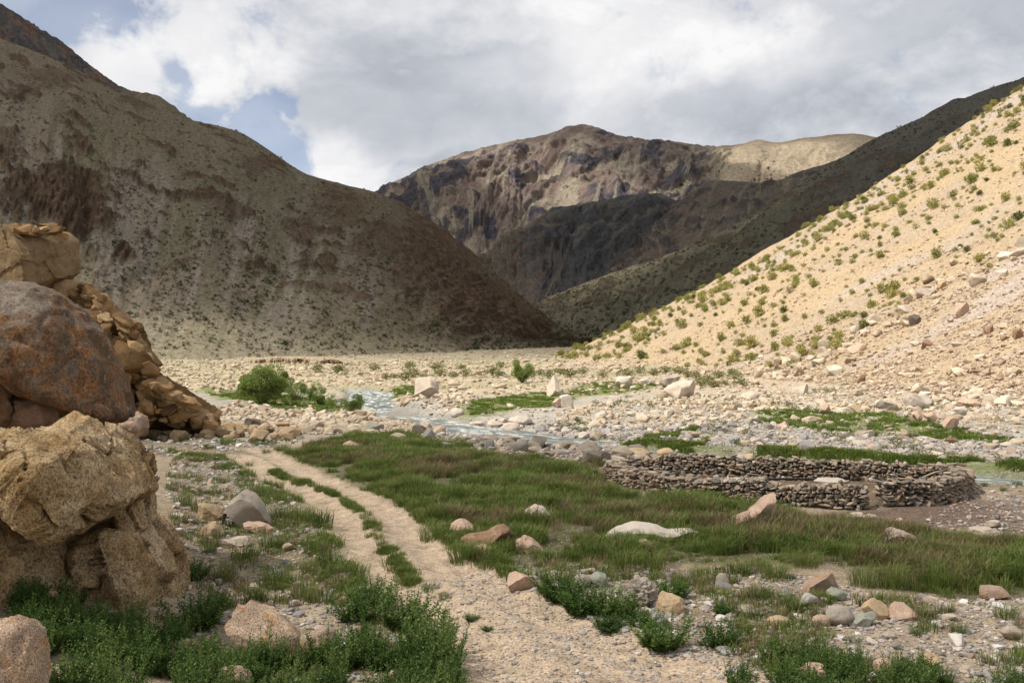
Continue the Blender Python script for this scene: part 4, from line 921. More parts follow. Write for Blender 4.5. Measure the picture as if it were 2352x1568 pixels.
# ------------------------------------------------------------------ scattered stones
def scatter_poly(poly, n, seed, world=True):
    r = np.random.default_rng(seed); lo = poly.min(0); hi = poly.max(0); out = np.empty((0, 2))
    while len(out) < n:
        p = r.uniform(lo, hi, size=(n * 3, 2)); out = np.vstack([out, p[in_poly(p[:, 0], p[:, 1], poly)]])
    return out[:n]
def geo_scatter(name, pts, rot, scl, variants, label, cat=None, idx=None):
    """one object that sets thousands of small pieces on its points"""
    n = len(pts); me = bpy.data.meshes.new(name); me.vertices.add(n); me.vertices.foreach_set('co', np.asarray(pts, dtype=np.float32).ravel())
    for nm, dat in (('rot', rot), ('scl', scl)):
        a = me.attributes.new(nm, 'FLOAT_VECTOR', 'POINT'); a.data.foreach_set('vector', np.asarray(dat, dtype=np.float32).ravel())
    a = me.attributes.new('idx', 'INT', 'POINT'); a.data.foreach_set('value', (np.arange(n) * 7 % len(variants) if idx is None else idx).astype(np.int32))
    me.update(); o = bpy.data.objects.new(name, me); COL.objects.link(o)
    coll = bpy.data.collections.new(name + '_pieces')
    for k, v in enumerate(variants): coll.objects.link(bpy.data.objects.new('%s_piece_%02d' % (name, k), v))
    ng = bpy.data.node_groups.new(name, 'GeometryNodeTree')
    ng.interface.new_socket('Geometry', in_out='INPUT', socket_type='NodeSocketGeometry'); ng.interface.new_socket('Geometry', in_out='OUTPUT', socket_type='NodeSocketGeometry')
    N = ng.nodes.new; gi = N('NodeGroupInput'); go = N('NodeGroupOutput'); ip = N('GeometryNodeInstanceOnPoints'); ci = N('GeometryNodeCollectionInfo')
    ci.inputs['Collection'].default_value = coll; ci.inputs['Separate Children'].default_value = True; ci.inputs['Reset Children'].default_value = True
    def na(nm, ty):
        a = N('GeometryNodeInputNamedAttribute'); a.data_type = ty; a.inputs['Name'].default_value = nm; return a.outputs['Attribute']
    ng.links.new(gi.outputs[0], ip.inputs['Points']); ng.links.new(ci.outputs[0], ip.inputs['Instance']); ip.inputs['Pick Instance'].default_value = True
    ng.links.new(na('idx', 'INT'), ip.inputs['Instance Index']); ng.links.new(na('scl', 'FLOAT_VECTOR'), ip.inputs['Scale'])
    e2r = N('FunctionNodeEulerToRotation'); ng.links.new(na('rot', 'FLOAT_VECTOR'), e2r.inputs[0]); ng.links.new(e2r.outputs[0], ip.inputs['Rotation'])
    ng.links.new(ip.outputs[0], go.inputs[0])
    md = o.modifiers.new('scatter', 'NODES'); md.node_group = ng
    tag(o, label, cat, kind='stuff'); return o
def free_of(xy, poly_list=(), water=True, track=None, r=0.0):
    x, y = xy[:, 0], xy[:, 1]; ok = np.ones(len(x), dtype=bool)
    if water: d, _ = dist_line(x, y, RIVER, 6); ok &= d > 1.9
    if track: d, dt = rut_height(x, y); ok &= np.minimum(d, dt + 0.3) > track
    for p in poly_list: ok &= edge_dist(x, y, p) < -r
    return xy[ok]
def stones(name, xy, size, variants, label, cat='stones', flatness=(0.45, 0.8), seed=0, sink=0.25):
    r = np.random.default_rng(seed); n = len(xy); z = gz(xy[:, 0], xy[:, 1])
    s = size(r, n); scl = np.stack([s * r.uniform(0.8, 1.3, n), s * r.uniform(0.7, 1.1, n), s * r.uniform(*flatness, n)], 1)
    nr = gn(xy[:, 0], xy[:, 1]); rot = np.stack([r.normal(0, 0.2, n) - np.arctan2(nr[:, 1], nr[:, 2]) * 0.0, r.normal(0, 0.2, n), r.uniform(0, 6.28, n)], 1)
    return geo_scatter(name, np.column_stack([xy, z + scl[:, 2] * (0.5 - sink)]), rot, scl, variants, label, cat)
def lognorm(lo, med, sig, hi): return lambda r, n: np.clip(med * np.exp(r.normal(0, sig, n)), lo, hi)

def single_stones(name, xy, sizes, meshes, labels, cat, group, seed, flatness=(0.5, 0.85), sink=0.22):
    r = np.random.default_rng(seed)
    for i, (x, y) in enumerate(xy):
        s = sizes[i]; o = link(name, meshes[r.integers(len(meshes))]); h = s * r.uniform(*flatness)
        o.scale = (s * r.uniform(0.85, 1.35), s * r.uniform(0.7, 1.05), h); o.rotation_euler = (r.normal(0, 0.22), r.normal(0, 0.22), r.uniform(0, 6.28))
        o.location = (x, y, float(gz(x, y)) + h * (0.5 - sink)); med = float(np.median(sizes)); big_ = 'large ' if s > med * 1.6 else 'small ' if s < med * 0.72 else ''
        low_ = 'flat ' if h < s * (flatness[0] + 0.3 * (flatness[1] - flatness[0])) else ''; tag(o, (big_ + low_ + labels), cat, group)

# polygons of stony ground, read as far as they matter
P_NEARBANK = flatpoly([(860, 1000), (980, 992), (1080, 1005), (1220, 1016), (1400, 1030), (1500, 1042), (1440, 1066), (1390, 1072), (1200, 1045), (1100, 1032), (1000, 1018)])
P_SHINGLE = flatpoly([(430, 955), (560, 930), (700, 950), (840, 955), (960, 980), (1010, 996), (940, 1000), (760, 1005), (640, 1000), (540, 985)], -0.2)
P_BAR2 = np.vstack([flatpoly([(1150, 1005), (1230, 985), (1290, 950), (1400, 925), (1520, 915), (1700, 915)], -0.1), [[34, 96], [38, 74], [46, 55], [44, 46]], flatpoly([(2500, 1085), (2000, 1062), (1700, 1042), (1450, 1024), (1300, 1012)], -0.2)])
P_HEAP = flatpoly([(880, 945), (930, 910), (960, 890), (1040, 888), (1110, 905), (1060, 930), (1030, 950), (940, 948)], 0.0)
P_FAR = np.array([[-75, 100], [-30, 96], [-8, 100], [10, 90], [24, 88], [30, 130], [24, 180], [14, 225], [-20, 240], [-90, 235], [-110, 160]])
P_FAR2 = np.array([[-130, 240], [-20, 245], [16, 235], [20, 300], [26, 400], [30, 480], [0, 470], [-60, 380], [-100, 300]])
P_FORE_R = flatpoly([(1180, 1300), (1500, 1300), (1750, 1300), (1950, 1345), (2180, 1375), (2400, 1370), (2600, 1500), (2600, 1640), (1750, 1640), (1450, 1500), (1280, 1420), (1200, 1370)])
P_FORE_L = flatpoly([(400, 1030), (560, 1060), (640, 1110), (740, 1190), (800, 1250), (880, 1340), (960, 1420), (1040, 1500), (1080, 1620), (500, 1620), (420, 1500), (410, 1300), (380, 1150)])
P_GRAVEL_R = flatpoly([(2220, 1105), (2352, 1110), (2600, 1130), (2600, 1260), (2352, 1235), (2230, 1220), (2100, 1205), (2210, 1150)])

grey_c = with_mat(COBBLES[:3] + ROCKS[:6] + SLABS[:4], M['rock_grey'], 'river_stone'); tan_r = with_mat(ROCKS, M['rock_tan'], 'hill_stone')
peb_c = with_mat(CHIPS, M['rock_pebble'], 'pebble'); tan_c = with_mat(CHIPS, M['rock_tan'], 'scree_chip'); grey_chip = with_mat(CHIPS, M['rock_grey'], 'river_pebble')
# river shingle, gravel bar
def along_river(n, d0, d1, seed, y1=92):
    r = np.random.default_rng(seed); k = r.integers(0, len(RIVER) - 1, n); t_ = r.random(n)[:, None]; p = RIVER[k] * (1 - t_) + RIVER[k + 1] * t_; dd = RIVER[k + 1] - RIVER[k]; dd /= np.linalg.norm(dd, axis=1)[:, None]
    p = p + np.stack([-dd[:, 1], dd[:, 0]], 1) * (r.uniform(d0, d1, n) * np.where(r.random(n) < 0.5, -1, 1))[:, None]; return p[(p[:, 1] < y1) & (p[:, 1] > 36)]
xy = np.vstack([scatter_poly(P_BAR2, 15000, 1), scatter_poly(P_SHINGLE, 6500, 2), scatter_poly(P_HEAP, 1500, 3), along_river(5500, 1.9, 8.5, 4)])
gsel = np.ones(len(xy), dtype=bool); rr = np.random.default_rng(5)
for p in GREEN: gsel &= ~((edge_dist(xy[:, 0], xy[:, 1], p) > 0) & (rr.random(len(xy)) < 0.85))
xy = free_of(xy[gsel]); far_ = xy[:, 1] + 0.35 * xy[:, 0] + 4 * perlin(P2(xy[:, 0] / 7, xy[:, 1] / 7), 13) > 66; far_ |= xy[:, 0] < -4
stones('bar_rubble', xy[far_], lognorm(0.05, 0.125, 0.75, 0.75), tan_r, 'pinkish rubble on the upper gravel bar and bank', 'rubble', seed=14); xy = xy[~far_]; stones('gravel', xy, lognorm(0.05, 0.125, 0.68, 0.65), grey_c, 'grey and pinkish river cobbles covering the gravel bar', 'cobbles', seed=11)
xy = free_of(np.vstack([scatter_poly(P_BAR2, 14000, 6), scatter_poly(P_NEARBANK, 1500, 7), scatter_poly(P_GRAVEL_R, 900, 8), scatter_poly(P_SHINGLE, 6000, 9), along_river(2500, 1.7, 5, 10)]))
stones('pebbles', xy, lognorm(0.04, 0.09, 0.35, 0.2), grey_chip, 'fine river pebbles between the cobbles', 'pebbles', seed=12)
# foreground pebbles
xy = np.vstack([free_of(scatter_poly(P_FORE_R, 9000, 20), [MEADOW], track=0.6), free_of(scatter_poly(P_FORE_L, 8000, 21), track=0.75)])
d, dt = rut_height(xy[:, 0], xy[:, 1])
stones('track_pebbles', xy, lognorm(0.02, 0.045, 0.55, 0.22), peb_c, 'small pale and grey pebbles strewn beside the track', 'pebbles', seed=22)
xy = scatter_poly(flatpoly([(1060, 1440), (960, 1340), (1100, 1310), (1300, 1390), (1600, 1500), (1900, 1640), (1150, 1640)]), 2600, 23)
stones('track_grit', xy, lognorm(0.012, 0.028, 0.6, 0.12), peb_c, 'grit lying in the wheel ruts', 'grit', seed=24)
P_BEND = flatpoly([(270, 1000), (420, 1004), (560, 1012), (700, 1006), (640, 1030), (560, 1034), (430, 1050), (300, 1040)])
stones('bend_pebbles', free_of(scatter_poly(P_BEND, 2200, 25), track=0.4), lognorm(0.03, 0.07, 0.6, 0.3), peb_c, 'pebbles on the sandy ground by the track bend', 'pebbles', seed=26)
# far valley stones
xy = np.vstack([free_of(scatter_poly(P_FAR, 8000, 30)), scatter_poly(P_FAR2, 5000, 32)]); stones('valley_stones', xy, lognorm(0.12, 0.28, 0.55, 1.3), tan_r[:8], 'pale stones littering the far valley floor', 'stones', seed=31)
# slope stones: scree chips and the rock band
def hill_points(n, seed, y0=60, y1=226, s0=-2, s1=110, fn=None):
    r = np.random.default_rng(seed); out = []
    while sum(len(o) for o in out) < n:
        y = y0 * (y1 / y0) ** r.random(n * 2); s = s0 + (s1 - s0) * r.random(n * 2) ** 1.2; x = np.interp(y, X0Y, X0X) + s
        k = (x / y < 0.60) & (x > 0)
        if fn is not None: k &= r.random(len(x)) < fn(x, y)
        out.append(np.column_stack([x[k], y[k]]))
    return np.vstack(out)[:n]
def px_ground(x, y): z = gz(x, y); return 1176 + FPX * x / y, 784 - FPX * (z - CZ) / y
def band(x, y):
    """how much of a rocky band a place on the slope is"""
    u, v = px_ground(x, y); vb = np.interp(u, [1650, 1750, 1850, 1950, 2100, 2200, 2352, 2500], [895, 875, 832, 795, 690, 640, 585, 540]); n = perlin(P2(x / 4, y / 4), 71) * 30
    return np.exp(-((v - vb + n) / 24) ** 2), v - vb
def dens_chip(x, y):
    bnd, below = band(x, y); u, v = px_ground(x, y)
    st = sstep(0.0, 0.35, fbm(P2((y + 0.2 * x) / 7, x / 24), 3, seed=72))
    return np.clip(0.14 + 0.9 * bnd + 0.45 * sstep(10, 60, below) + 0.45 * st, 0, 1)
xy = np.vstack([hill_points(19000, 40, fn=dens_chip), hill_points(1600, 42, y0=75, y1=200, s0=-9, s1=2)]); stones('scree', xy, lognorm(0.07, 0.18, 0.55, 0.7), with_mat(ROCKS[:6] + SLABS[:6], rock_material('scree_stone', [(0.0, (0.26, 0.18, 0.12)), (0.3, (0.40, 0.30, 0.215)), (0.6, (0.48, 0.38, 0.285)), (0.85, (0.36, 0.28, 0.21)), (1.0, (0.58, 0.49, 0.39))], 2.0), 'scree_stone'), 'loose pale scree stones on the sunlit slope', 'scree', seed=41)
# ---- stones one can pick out, each its own object
# near river bank
xy = free_of(scatter_poly(P_NEARBANK, 210, 50), [MEADOW]); r = np.random.default_rng(51); sz = np.clip(0.33 * np.exp(r.normal(0, 0.5, len(xy))), 0.18, 1.0)
single_stones('bank_stone', xy, sz, with_mat(ROCKS + SLABS[:4], rock_material('bank_stone', [(0.0, (0.13, 0.115, 0.10)), (0.3, (0.25, 0.21, 0.165)), (0.6, (0.33, 0.275, 0.215)), (0.8, (0.22, 0.205, 0.185)), (1.0, (0.43, 0.36, 0.29))], 2.0, contrast=0.45), 'bank_stone'), 'grey-brown stone on the near bank between meadow and river', 'stone', 'stones along the near river bank', 52)
xy = hill_points(150, 53, fn=lambda x, y: band(x, y)[0]); sz = np.clip(0.8 * np.exp(r.normal(0, 0.45, 150)), 0.4, 2.0)
single_stones('slope_rock', xy, sz, with_mat(ROCKS + SLABS, M['rock_tan'], 'slope_rock'), 'pale angular rock in the rock band running up the sunlit slope', 'rock', 'rocks in the band on the slope', 54)
xy = hill_points(90, 55, y1=150, s1=60, fn=lambda x, y: sstep(15, 50, band(x, y)[1])); sz = np.clip(0.5 * np.exp(r.normal(0, 0.4, 90)), 0.3, 1.3)
single_stones('scree_rock', xy, sz, with_mat(ROCKS + SLABS, M['rock_tan'], 'scree_rock'), 'pale loose rock lying on the scree below the rock band', 'rock', 'rocks on the lower scree', 56)
P_TOE = np.array([[31, 150], [33, 120], [31, 96], [33, 78], [36, 62], [46, 56], [47, 66], [42, 80], [39, 100], [36, 125], [34, 150]])
xy = scatter_poly(P_TOE, 120, 57); sz = np.clip(0.62 * np.exp(r.normal(0, 0.4, 120)), 0.35, 1.6)
single_stones('toe_rock', xy, sz, with_mat(ROCKS + SLABS, M['rock_tan'], 'toe_rock'), 'pinkish tumbled rock along the foot of the sunlit slope', 'rock', 'rocks along the slope foot', 58)
xy = free_of(scatter_poly(P_BAR2, 170, 59)); sz = np.clip(0.40 * np.exp(r.normal(0, 0.4, len(xy))), 0.24, 1.0)
single_stones('bar_stone', xy, sz, with_mat(ROCKS + COBBLES[:4], M['rock_tan'], 'bar_stone'), 'larger pale stone among the cobbles of the gravel bar', 'stone', 'larger stones on the gravel bar', 60)
xy = free_of(scatter_poly(P_FORE_R, 70, 61), [MEADOW], track=0.9); sz = np.clip(0.17 * np.exp(r.normal(0, 0.4, len(xy))), 0.1, 0.4)
single_stones('gravel_stone', xy, sz, with_mat(COBBLES + ROCKS, M['rock_pebble'], 'gravel_stone'), 'fist-sized stone on the gravel right of the track', 'stone', 'stones on the gravel right of the track', 62)
xy = free_of(scatter_poly(P_FORE_L, 80, 63), track=1.0); sz = np.clip(0.17 * np.exp(r.normal(0, 0.45, len(xy))), 0.1, 0.45)
single_stones('bank_rock', xy, sz, with_mat(ROCKS + SLABS, M['rock_tan'], 'bank_rock'), 'tan stone on the dry bank left of the track', 'stone', 'stones on the bank left of the track', 64)
# ------------------------------------------------------------------ big crags on the left
def pillow(outline, y, depth, power=2.6, rings=7, front=None):
    """closed body from a front outline in the photograph: swells towards and away from the viewer"""
    pts = np.array([at(u, v, y) for u, v in outline]); c = pts.mean(0); n = len(pts); V = []; F = []
    rs = [math.sin(k / rings * math.pi / 2) for k in range(1, rings + 1)]
    def layer(sign):
        ids = []
        for r in rs[:-1] if sign else rs:
            p = c + (pts - c) * r; p[:, 1] = y + sign * depth * (1 - r ** power) ** (1 / power); ids.append(list(range(len(V), len(V) + n))); V.extend(p.tolist())
        return ids
    rim = list(range(n)); V.extend(pts.tolist())
    for sign in (-1, 1):
        L = layer(sign) + [rim]; V.append((c[0], y + sign * depth, c[2])); cc = len(V) - 1
        for k in range(len(L)):
            for i in range(n):
                j = (i + 1) % n
                F.append((cc, L[0][i], L[0][j]) if k == 0 else (L[k - 1][i], L[k][i], L[k][j], L[k - 1][j]))
    return V, F
def fuse(parts, voxel):
    """several bodies grown together into one skin"""
    bm = bmesh.new()
    for V, F in parts:
        vs = [bm.verts.new(v) for v in V]
        for f in F:
            try: bm.faces.new([vs[i] for i in f])
            except ValueError: pass
    bmesh.ops.recalc_face_normals(bm, faces=bm.faces)
    me = bpy.data.meshes.new('fuse'); bm.to_mesh(me); bm.free()
    o = bpy.data.objects.new('fuse', me); COL.objects.link(o); md = o.modifiers.new('r', 'REMESH'); md.mode = 'VOXEL'; md.voxel_size = voxel
    sm = o.modifiers.new('s', 'SMOOTH'); sm.iterations = 3; sm.factor = 0.5
    ev = o.evaluated_get(bpy.context.evaluated_depsgraph_get()); m2 = bpy.data.meshes.new_from_object(ev)
    V = np.empty(len(m2.vertices) * 3, dtype=np.float32); m2.vertices.foreach_get('co', V); N = np.empty_like(V); m2.vertices.foreach_get('normal', N)
    F = np.array([p.vertices[:] for p in m2.polygons]); bpy.data.objects.remove(o); bpy.data.meshes.remove(me); bpy.data.meshes.remove(m2)
    return V.reshape(-1, 3).astype(float), N.reshape(-1, 3).astype(float), F

def cells(V, n, seed, stretch=(1, 1, 1)):
    """block number and distance to the nearest joint for each point"""
    r = np.random.default_rng(seed); S = np.array(stretch); Q = V * S; pts = r.uniform(Q.min(0), Q.max(0), size=(n, 3)); f1 = np.full(len(V), 1e9); f2 = f1.copy(); idx = np.zeros(len(V), dtype=int)
    for k in range(n):
        d = np.linalg.norm(Q - pts[k], axis=1); m = d < f1; f2 = np.where(m, f1, np.minimum(f2, d)); idx = np.where(m, k, idx); f1 = np.where(m, d, f1)
    return idx, f2 - f1, r
def facet(V, idx, n, strength):
    """flatten each block face towards its own plane, as broken rock has"""
    V = V.copy()
    for k in range(n):
        m = idx == k
        if m.sum() < 12: continue
        c = V[m].mean(0); Q = V[m] - c; nv = np.linalg.eigh(Q.T @ Q)[1][:, 0]; V[m] -= strength * (Q @ nv)[:, None] * nv
    return V
def smooth_mesh(V, F, it=1, f=0.5):
    E = np.vstack([F[:, [0, 1]], F[:, [1, 2]], F[:, [2, 3]], F[:, [3, 0]]]) if F.shape[1] == 4 else np.vstack([F[:, [0, 1]], F[:, [1, 2]], F[:, [2, 0]]])
    for _ in range(it):
        acc = np.zeros_like(V); cn = np.zeros(len(V)); np.add.at(acc, E[:, 0], V[E[:, 1]]); np.add.at(acc, E[:, 1], V[E[:, 0]]); np.add.at(cn, E[:, 0], 1); np.add.at(cn, E[:, 1], 1)
        V = V * (1 - f) + f * acc / cn[:, None]
    return V
# granite crag in the lower left
def granite_material():
    t = NT('granite_crag'); P = t.pos()
    big = t.noise(P, 0.9, 5, 0.6); mid = t.noise(P, 4.5, 4, 0.72); sp = t.noise(P, 24, 3, 0.7)
    c = t.ramp(big, [(0.30, (0.23, 0.15, 0.07)), (0.46, (0.37, 0.265, 0.145)), (0.6, (0.47, 0.36, 0.225)), (0.75, (0.53, 0.425, 0.29))])
    c = t.mix(0.8, c, t.ramp(mid, [(0.30, (0.36, 0.31, 0.27)), (0.5, (1, 1, 1)), (0.70, (1.35, 1.33, 1.3))]), 'MULTIPLY')
    c = t.mix(0.85, c, t.ramp(sp, [(0.33, (0.18, 0.16, 0.15)), (0.48, (0.9, 0.88, 0.86)), (0.65, (1.45, 1.42, 1.38))]), 'MULTIPLY')
    rust = t.rng(t.noise(P, 1.7, 6, 0.7, 0.5), 0.55, 0.66); c = t.mix(t.math('MULTIPLY', rust, 0.45), c, (0.34, 0.19, 0.06))
    h = t.math('ADD', t.math('MULTIPLY', mid, 1.0), t.math('MULTIPLY', sp, 0.45))
    return t.principled(c, 0.95, 0.1, t.bump(h, 0.9, 0.10))
parts = [pillow([(-260, 1560), (-260, 1060), (-60, 1010), (40, 1000), (95, 1075), (140, 1160), (168, 1215), (195, 1300), (218, 1400), (236, 1560)], 17.6, 1.9, 6.0),
         pillow([(-240, 1000), (-60, 972), (50, 960), (140, 968), (195, 962), (240, 980), (272, 1016), (294, 1056), (290, 1105), (250, 1136), (210, 1150), (150, 1128), (110, 1105), (20, 1070), (-240, 1100)], 16.5, 2.1, 5.0),
         pillow([(190, 1250), (215, 1190), (270, 1165), (325, 1162), (365, 1186), (374, 1260), (382, 1350), (374, 1440), (392, 1530), (190, 1560), (186, 1400)], 18.6, 1.5, 9.0),
         pillow([(262, 1050), (290, 1030), (312, 1040), (316, 1062), (296, 1085), (270, 1090)], 17.4, 0.6, 2.5),
         pillow([(290, 1106), (318, 1096), (340, 1114), (342, 1165), (305, 1180), (280, 1150)], 18.2, 0.7, 4.0)]
V, N, F = fuse(parts, 0.042)
wv = V + 0.10 * np.stack([fbm(V * 1.3, 3, seed=508 + k) for k in range(3)], 1)
nc = 95; ic, jd, rc = cells(np.stack([wv[:, 0] + 0.4 * wv[:, 2], wv[:, 1], wv[:, 2] - 0.4 * wv[:, 0]], 1), nc, 509, (1.25, 1, 0.6))
V = facet(V, ic, nc, 0.82); V = V + N * rc.uniform(-0.12, 0.09, nc)[ic][:, None]; V = smooth_mesh(V, F, 1, 0.5)
mid = fbm(V * 1.7, 5, seed=502, gain=0.62); pit = ridged(V * 3.2, 3, seed=503)
lean = np.stack([V[:, 0] + 0.45 * V[:, 2], V[:, 1] * 0.6, (V[:, 2] - 0.45 * V[:, 0]) * 0.22], 1); crack = np.abs(perlin(lean * 1.2, 504)); fl = ridged(lean * 2.6, 3, seed=507)
V = V + N * (0.045 * mid + 0.04 * fl + 0.018 * pit + 0.03 * fbm(V * 8, 3, seed=506) - 0.20 * sstep(0.032, 0.0, crack))[:, None]
V[:, 2] -= 0.30
me = mesh_np('granite_crag', V, F, True, 38, granite_material())
tag(link('granite_crag', me), 'tall cracked granite crag with an overhanging cap, lower left', 'crag')

# rounded boulder with orange lichen lying on the crag
def whale_material():
    t = NT('lichened_boulder'); P = t.pos(); geo = t.N('ShaderNodeNewGeometry'); sep = t.N('ShaderNodeSeparateXYZ'); t.L(geo.outputs['Normal'], sep.inputs[0])
    n1 = t.noise(P, 0.8, 4, 0.66, 0.5); n2 = t.noise(P, 3.2, 5, 0.74); n3 = t.noise(P, 18, 3, 0.75)
    c = t.ramp(n2, [(0.3, (0.10, 0.078, 0.058)), (0.5, (0.19, 0.15, 0.115)), (0.7, (0.29, 0.245, 0.20))])
    side = t.rng(t.math('ADD', sep.outputs[2], t.math('MULTIPLY', t.math('SUBTRACT', n1, 0.5), 1.8)), 0.95, 0.45)     # lichen grows on the flanks
    lich = t.math('MULTIPLY', t.rng(n2, 0.38, 0.58), side); c = t.mix(t.math('MULTIPLY', lich, 0.85), c, t.ramp(n3, [(0.3, (0.12, 0.052, 0.018)), (0.7, (0.30, 0.125, 0.03))]))
    br = t.rng(t.noise(P, 1.9, 4, 0.7), 0.44, 0.60); c = t.mix(t.math('MULTIPLY', t.math('MULTIPLY', br, side), 0.8), c, (0.085, 0.058, 0.036))
    pale = t.rng(t.noise(P, 5.5, 5, 0.7), 0.60, 0.70); c = t.mix(t.math('MULTIPLY', pale, 0.55), c, (0.42, 0.37, 0.29))
    c = t.mix(0.7, c, t.ramp(n3, [(0.3, (0.35, 0.32, 0.30)), (0.5, (1, 1, 1)), (0.7, (1.4, 1.38, 1.35))]), 'MULTIPLY')
    return t.principled(c, 0.9, 0.12, t.bump(t.math('ADD', n2, t.math('MULTIPLY', n3, 0.5)), 0.6, 0.10))
V, N, F = fuse([pillow([(-420, 830), (-380, 720), (-250, 665), (-120, 640), (0, 637), (60, 645), (125, 668), (178, 708), (218, 760), (248, 822), (272, 885), (292, 940), (297, 962), (282, 972), (235, 962), (170, 936), (95, 896), (0, 862), (-150, 850), (-300, 880)], 20.3, 1.9, 2.1)], 0.06)
V = V + N * (0.10 * fbm(V * 0.8, 4, seed=511) + 0.03 * fbm(V * 4, 4, seed=512) - 0.05 * sstep(0.1, 0.0, np.abs(perlin(V * 1.3, 513))))[:, None]
tag(link('lichened_boulder', mesh_np('lichened_boulder', V, F, True, None, whale_material())), 'huge rounded boulder stained orange with lichen above the granite crag', 'boulder')
# stones wedged under it
for i, (o_, y, dd, m, lab) in enumerate([([(-160, 960), (-150, 880), (-20, 862), (20, 885), (30, 930), (10, 975)], 19.4, 0.6, 'b_brown', 'brown stone wedged under the orange-stained boulder at the left edge'),
        ([(20, 985), (40, 915), (110, 905), (150, 930), (160, 965), (120, 990)], 19.9, 0.6, 'b_brown', 'rough brown stone in the dark gap under the orange-stained boulder'),
        ([(266, 1000), (280, 960), (305, 948), (330, 955), (336, 985), (300, 1005)], 24.0, 0.5, 'b_pink', 'pinkish block at the right tip of the orange-stained boulder')]):
    V, N, F = fuse([pillow(o_, y, dd, 2.8)], 0.05); V = V + N * (0.12 * fbm(V * 2.6, 5, seed=520 + i, gain=0.6))[:, None]
    tag(link('wedged_stone', mesh_np('wedged_stone', V, F, True, 45, M[m])), lab, 'stone')

# broken outcrop behind it
OUT = [(-160, 640), (0, 600), (90, 610), (160, 642), (205, 655), (255, 695), (300, 742), (318, 795), (352, 830), (348, 862), (392, 890), (436, 925), (486, 950), (522, 978), (505, 1002), (380, 1012), (200, 1020), (-160, 1030)]
outcrop = empty('rocky_outcrop', tuple(at(260, 1000, 52))); tag(outcrop, 'broken rust-brown rock outcrop behind the orange-stained boulder', 'outcrop')
def keep_world(o):
    o.parent = outcrop; o.matrix_parent_inverse = Matrix.Translation(-Vector(outcrop.location)); return o
V, N, F = fuse([pillow(OUT, 53.5, 3.4, 2.4)], 0.16)
nc = 190; ic, jd, rc = cells(V + 0.2 * np.stack([fbm(V * 0.6, 2, seed=534 + k) for k in range(3)], 1), nc, 531, (1, 1, 1.3)); V = facet(V, ic, nc, 0.9)
V = V + N * (rc.uniform(-1.0, 0.1, nc)[ic] + 0.10 * fbm(V * 1.6, 4, seed=532))[:, None]
keep_world(link('rock_face', mesh_np('rock_face', V, F, True, 40, M['rock_outcrop'])))
Vb, F = rock_shape(5351, 6, 5, 0.80, 0.95, 0.02, 0.92); Vb = top_profile(Vb, [(0, .82), (.3, .92), (.6, 1), (.82, .97), (.93, .86), (1, .74)])
c0 = at(60, 668, 50.8); wd = 214 / FPX * 50.8; ht = 150 / FPX * 50.8; ca, sa = math.cos(-0.35), math.sin(-0.35); Vb = Vb @ np.array([[ca, sa, 0], [-sa, ca, 0], [0, 0, 1]]); Vb[:, 0] /= np.ptp(Vb[:, 0])
V = np.column_stack([c0[0] + Vb[:, 0] * wd, c0[1] + Vb[:, 1] * wd * 0.9, c0[2] + (Vb[:, 2] + 0.5) * ht]); N = Vb / np.linalg.norm(Vb, axis=1, keepdims=True)
ic, jd, rc = cells(V + 0.25 * np.stack([fbm(V * 0.8, 3, seed=539 + k) for k in range(3)], 1), 14, 538, (1, 1, 1.9)); V = V + N * (rc.uniform(-0.16, 0.10, 14)[ic] - 0.05 * sstep(0.04, 0, jd) + 0.05 * fbm(V * 0.9, 4, seed=535) + 0.06 * fbm(V * 3, 3, seed=536))[:, None]
M['olive_rock'] = tone_material('olive_brown_rock', (0.25, 0.175, 0.098), scale=1.2, contrast=0.6, bump=0.8)
o = keep_world(link('square_block', mesh_np('square_block', V, F, True, 45, M['olive_rock']))); o['label'] = 'big square olive-brown block at the top'
out_m = with_mat(ROCKS[:8] + SLABS + SLABS, M['rock_outcrop'], 'outcrop_stone'); [m_.polygons.foreach_set('use_smooth', [False] * len(m_.polygons)) for m_ in out_m]; r = np.random.default_rng(540)
poly = np.array(OUT, dtype=float); cen = poly.mean(0); cnt = 0
top_edge = np.array([(-160, 612), (0, 530), (60, 520), (90, 590), (160, 645), (205, 652), (255, 690), (300, 738), (320, 795), (355, 828), (350, 858), (395, 886), (440, 922), (490, 948), (528, 980)], dtype=float)
def out_stone(u, v, y, w, h, d, rz, tilt):
    global cnt
    s = y / FPX; o = link('stone', out_m[r.integers(len(out_m))]); p = at(u, v, y)
    o.scale = (w * s, d * s, h * s); o.rotation_euler = (r.normal(0, 0.15), tilt, rz); o.location = p; keep_world(o); cnt += 1
# broken courses along the skyline, loose slabs on top, bigger blocks in the face
def front_y(u, v):
    q = np.clip(1 - np.hypot((u - cen[0]) / 340, (v - cen[1]) / 200) ** 2.4, 0.02, 1); return 53.5 - 3.4 * q ** (1 / 2.4)
for k in range(95):
    t_ = r.random(); q = t_ * (len(top_edge) - 1); i = int(q); u, v = top_edge[i] + (top_edge[min(i + 1, len(top_edge) - 1)] - top_edge[i]) * (q - i)
    w = 34 * math.exp(r.normal(0, 0.4)); out_stone(u - r.uniform(0, 22), v + r.uniform(0, 30), front_y(u, v) - r.uniform(-0.4, 0.9), w, w * r.uniform(0.35, 0.8), w * r.uniform(0.6, 1), r.normal(0, 0.7), r.normal(0.25, 0.3))
for k in range(22):
    u = r.uniform(-30, 140); w = r.uniform(20, 55); out_stone(u, np.interp(u, [-40, 30, 90, 140], [545, 530, 524, 532]) + r.uniform(-6, 8), 49.6 + r.normal(0, 0.7), w, w * r.uniform(0.25, 0.5), w * 0.8, r.normal(0, 0.6), r.normal(0.1, 0.25))
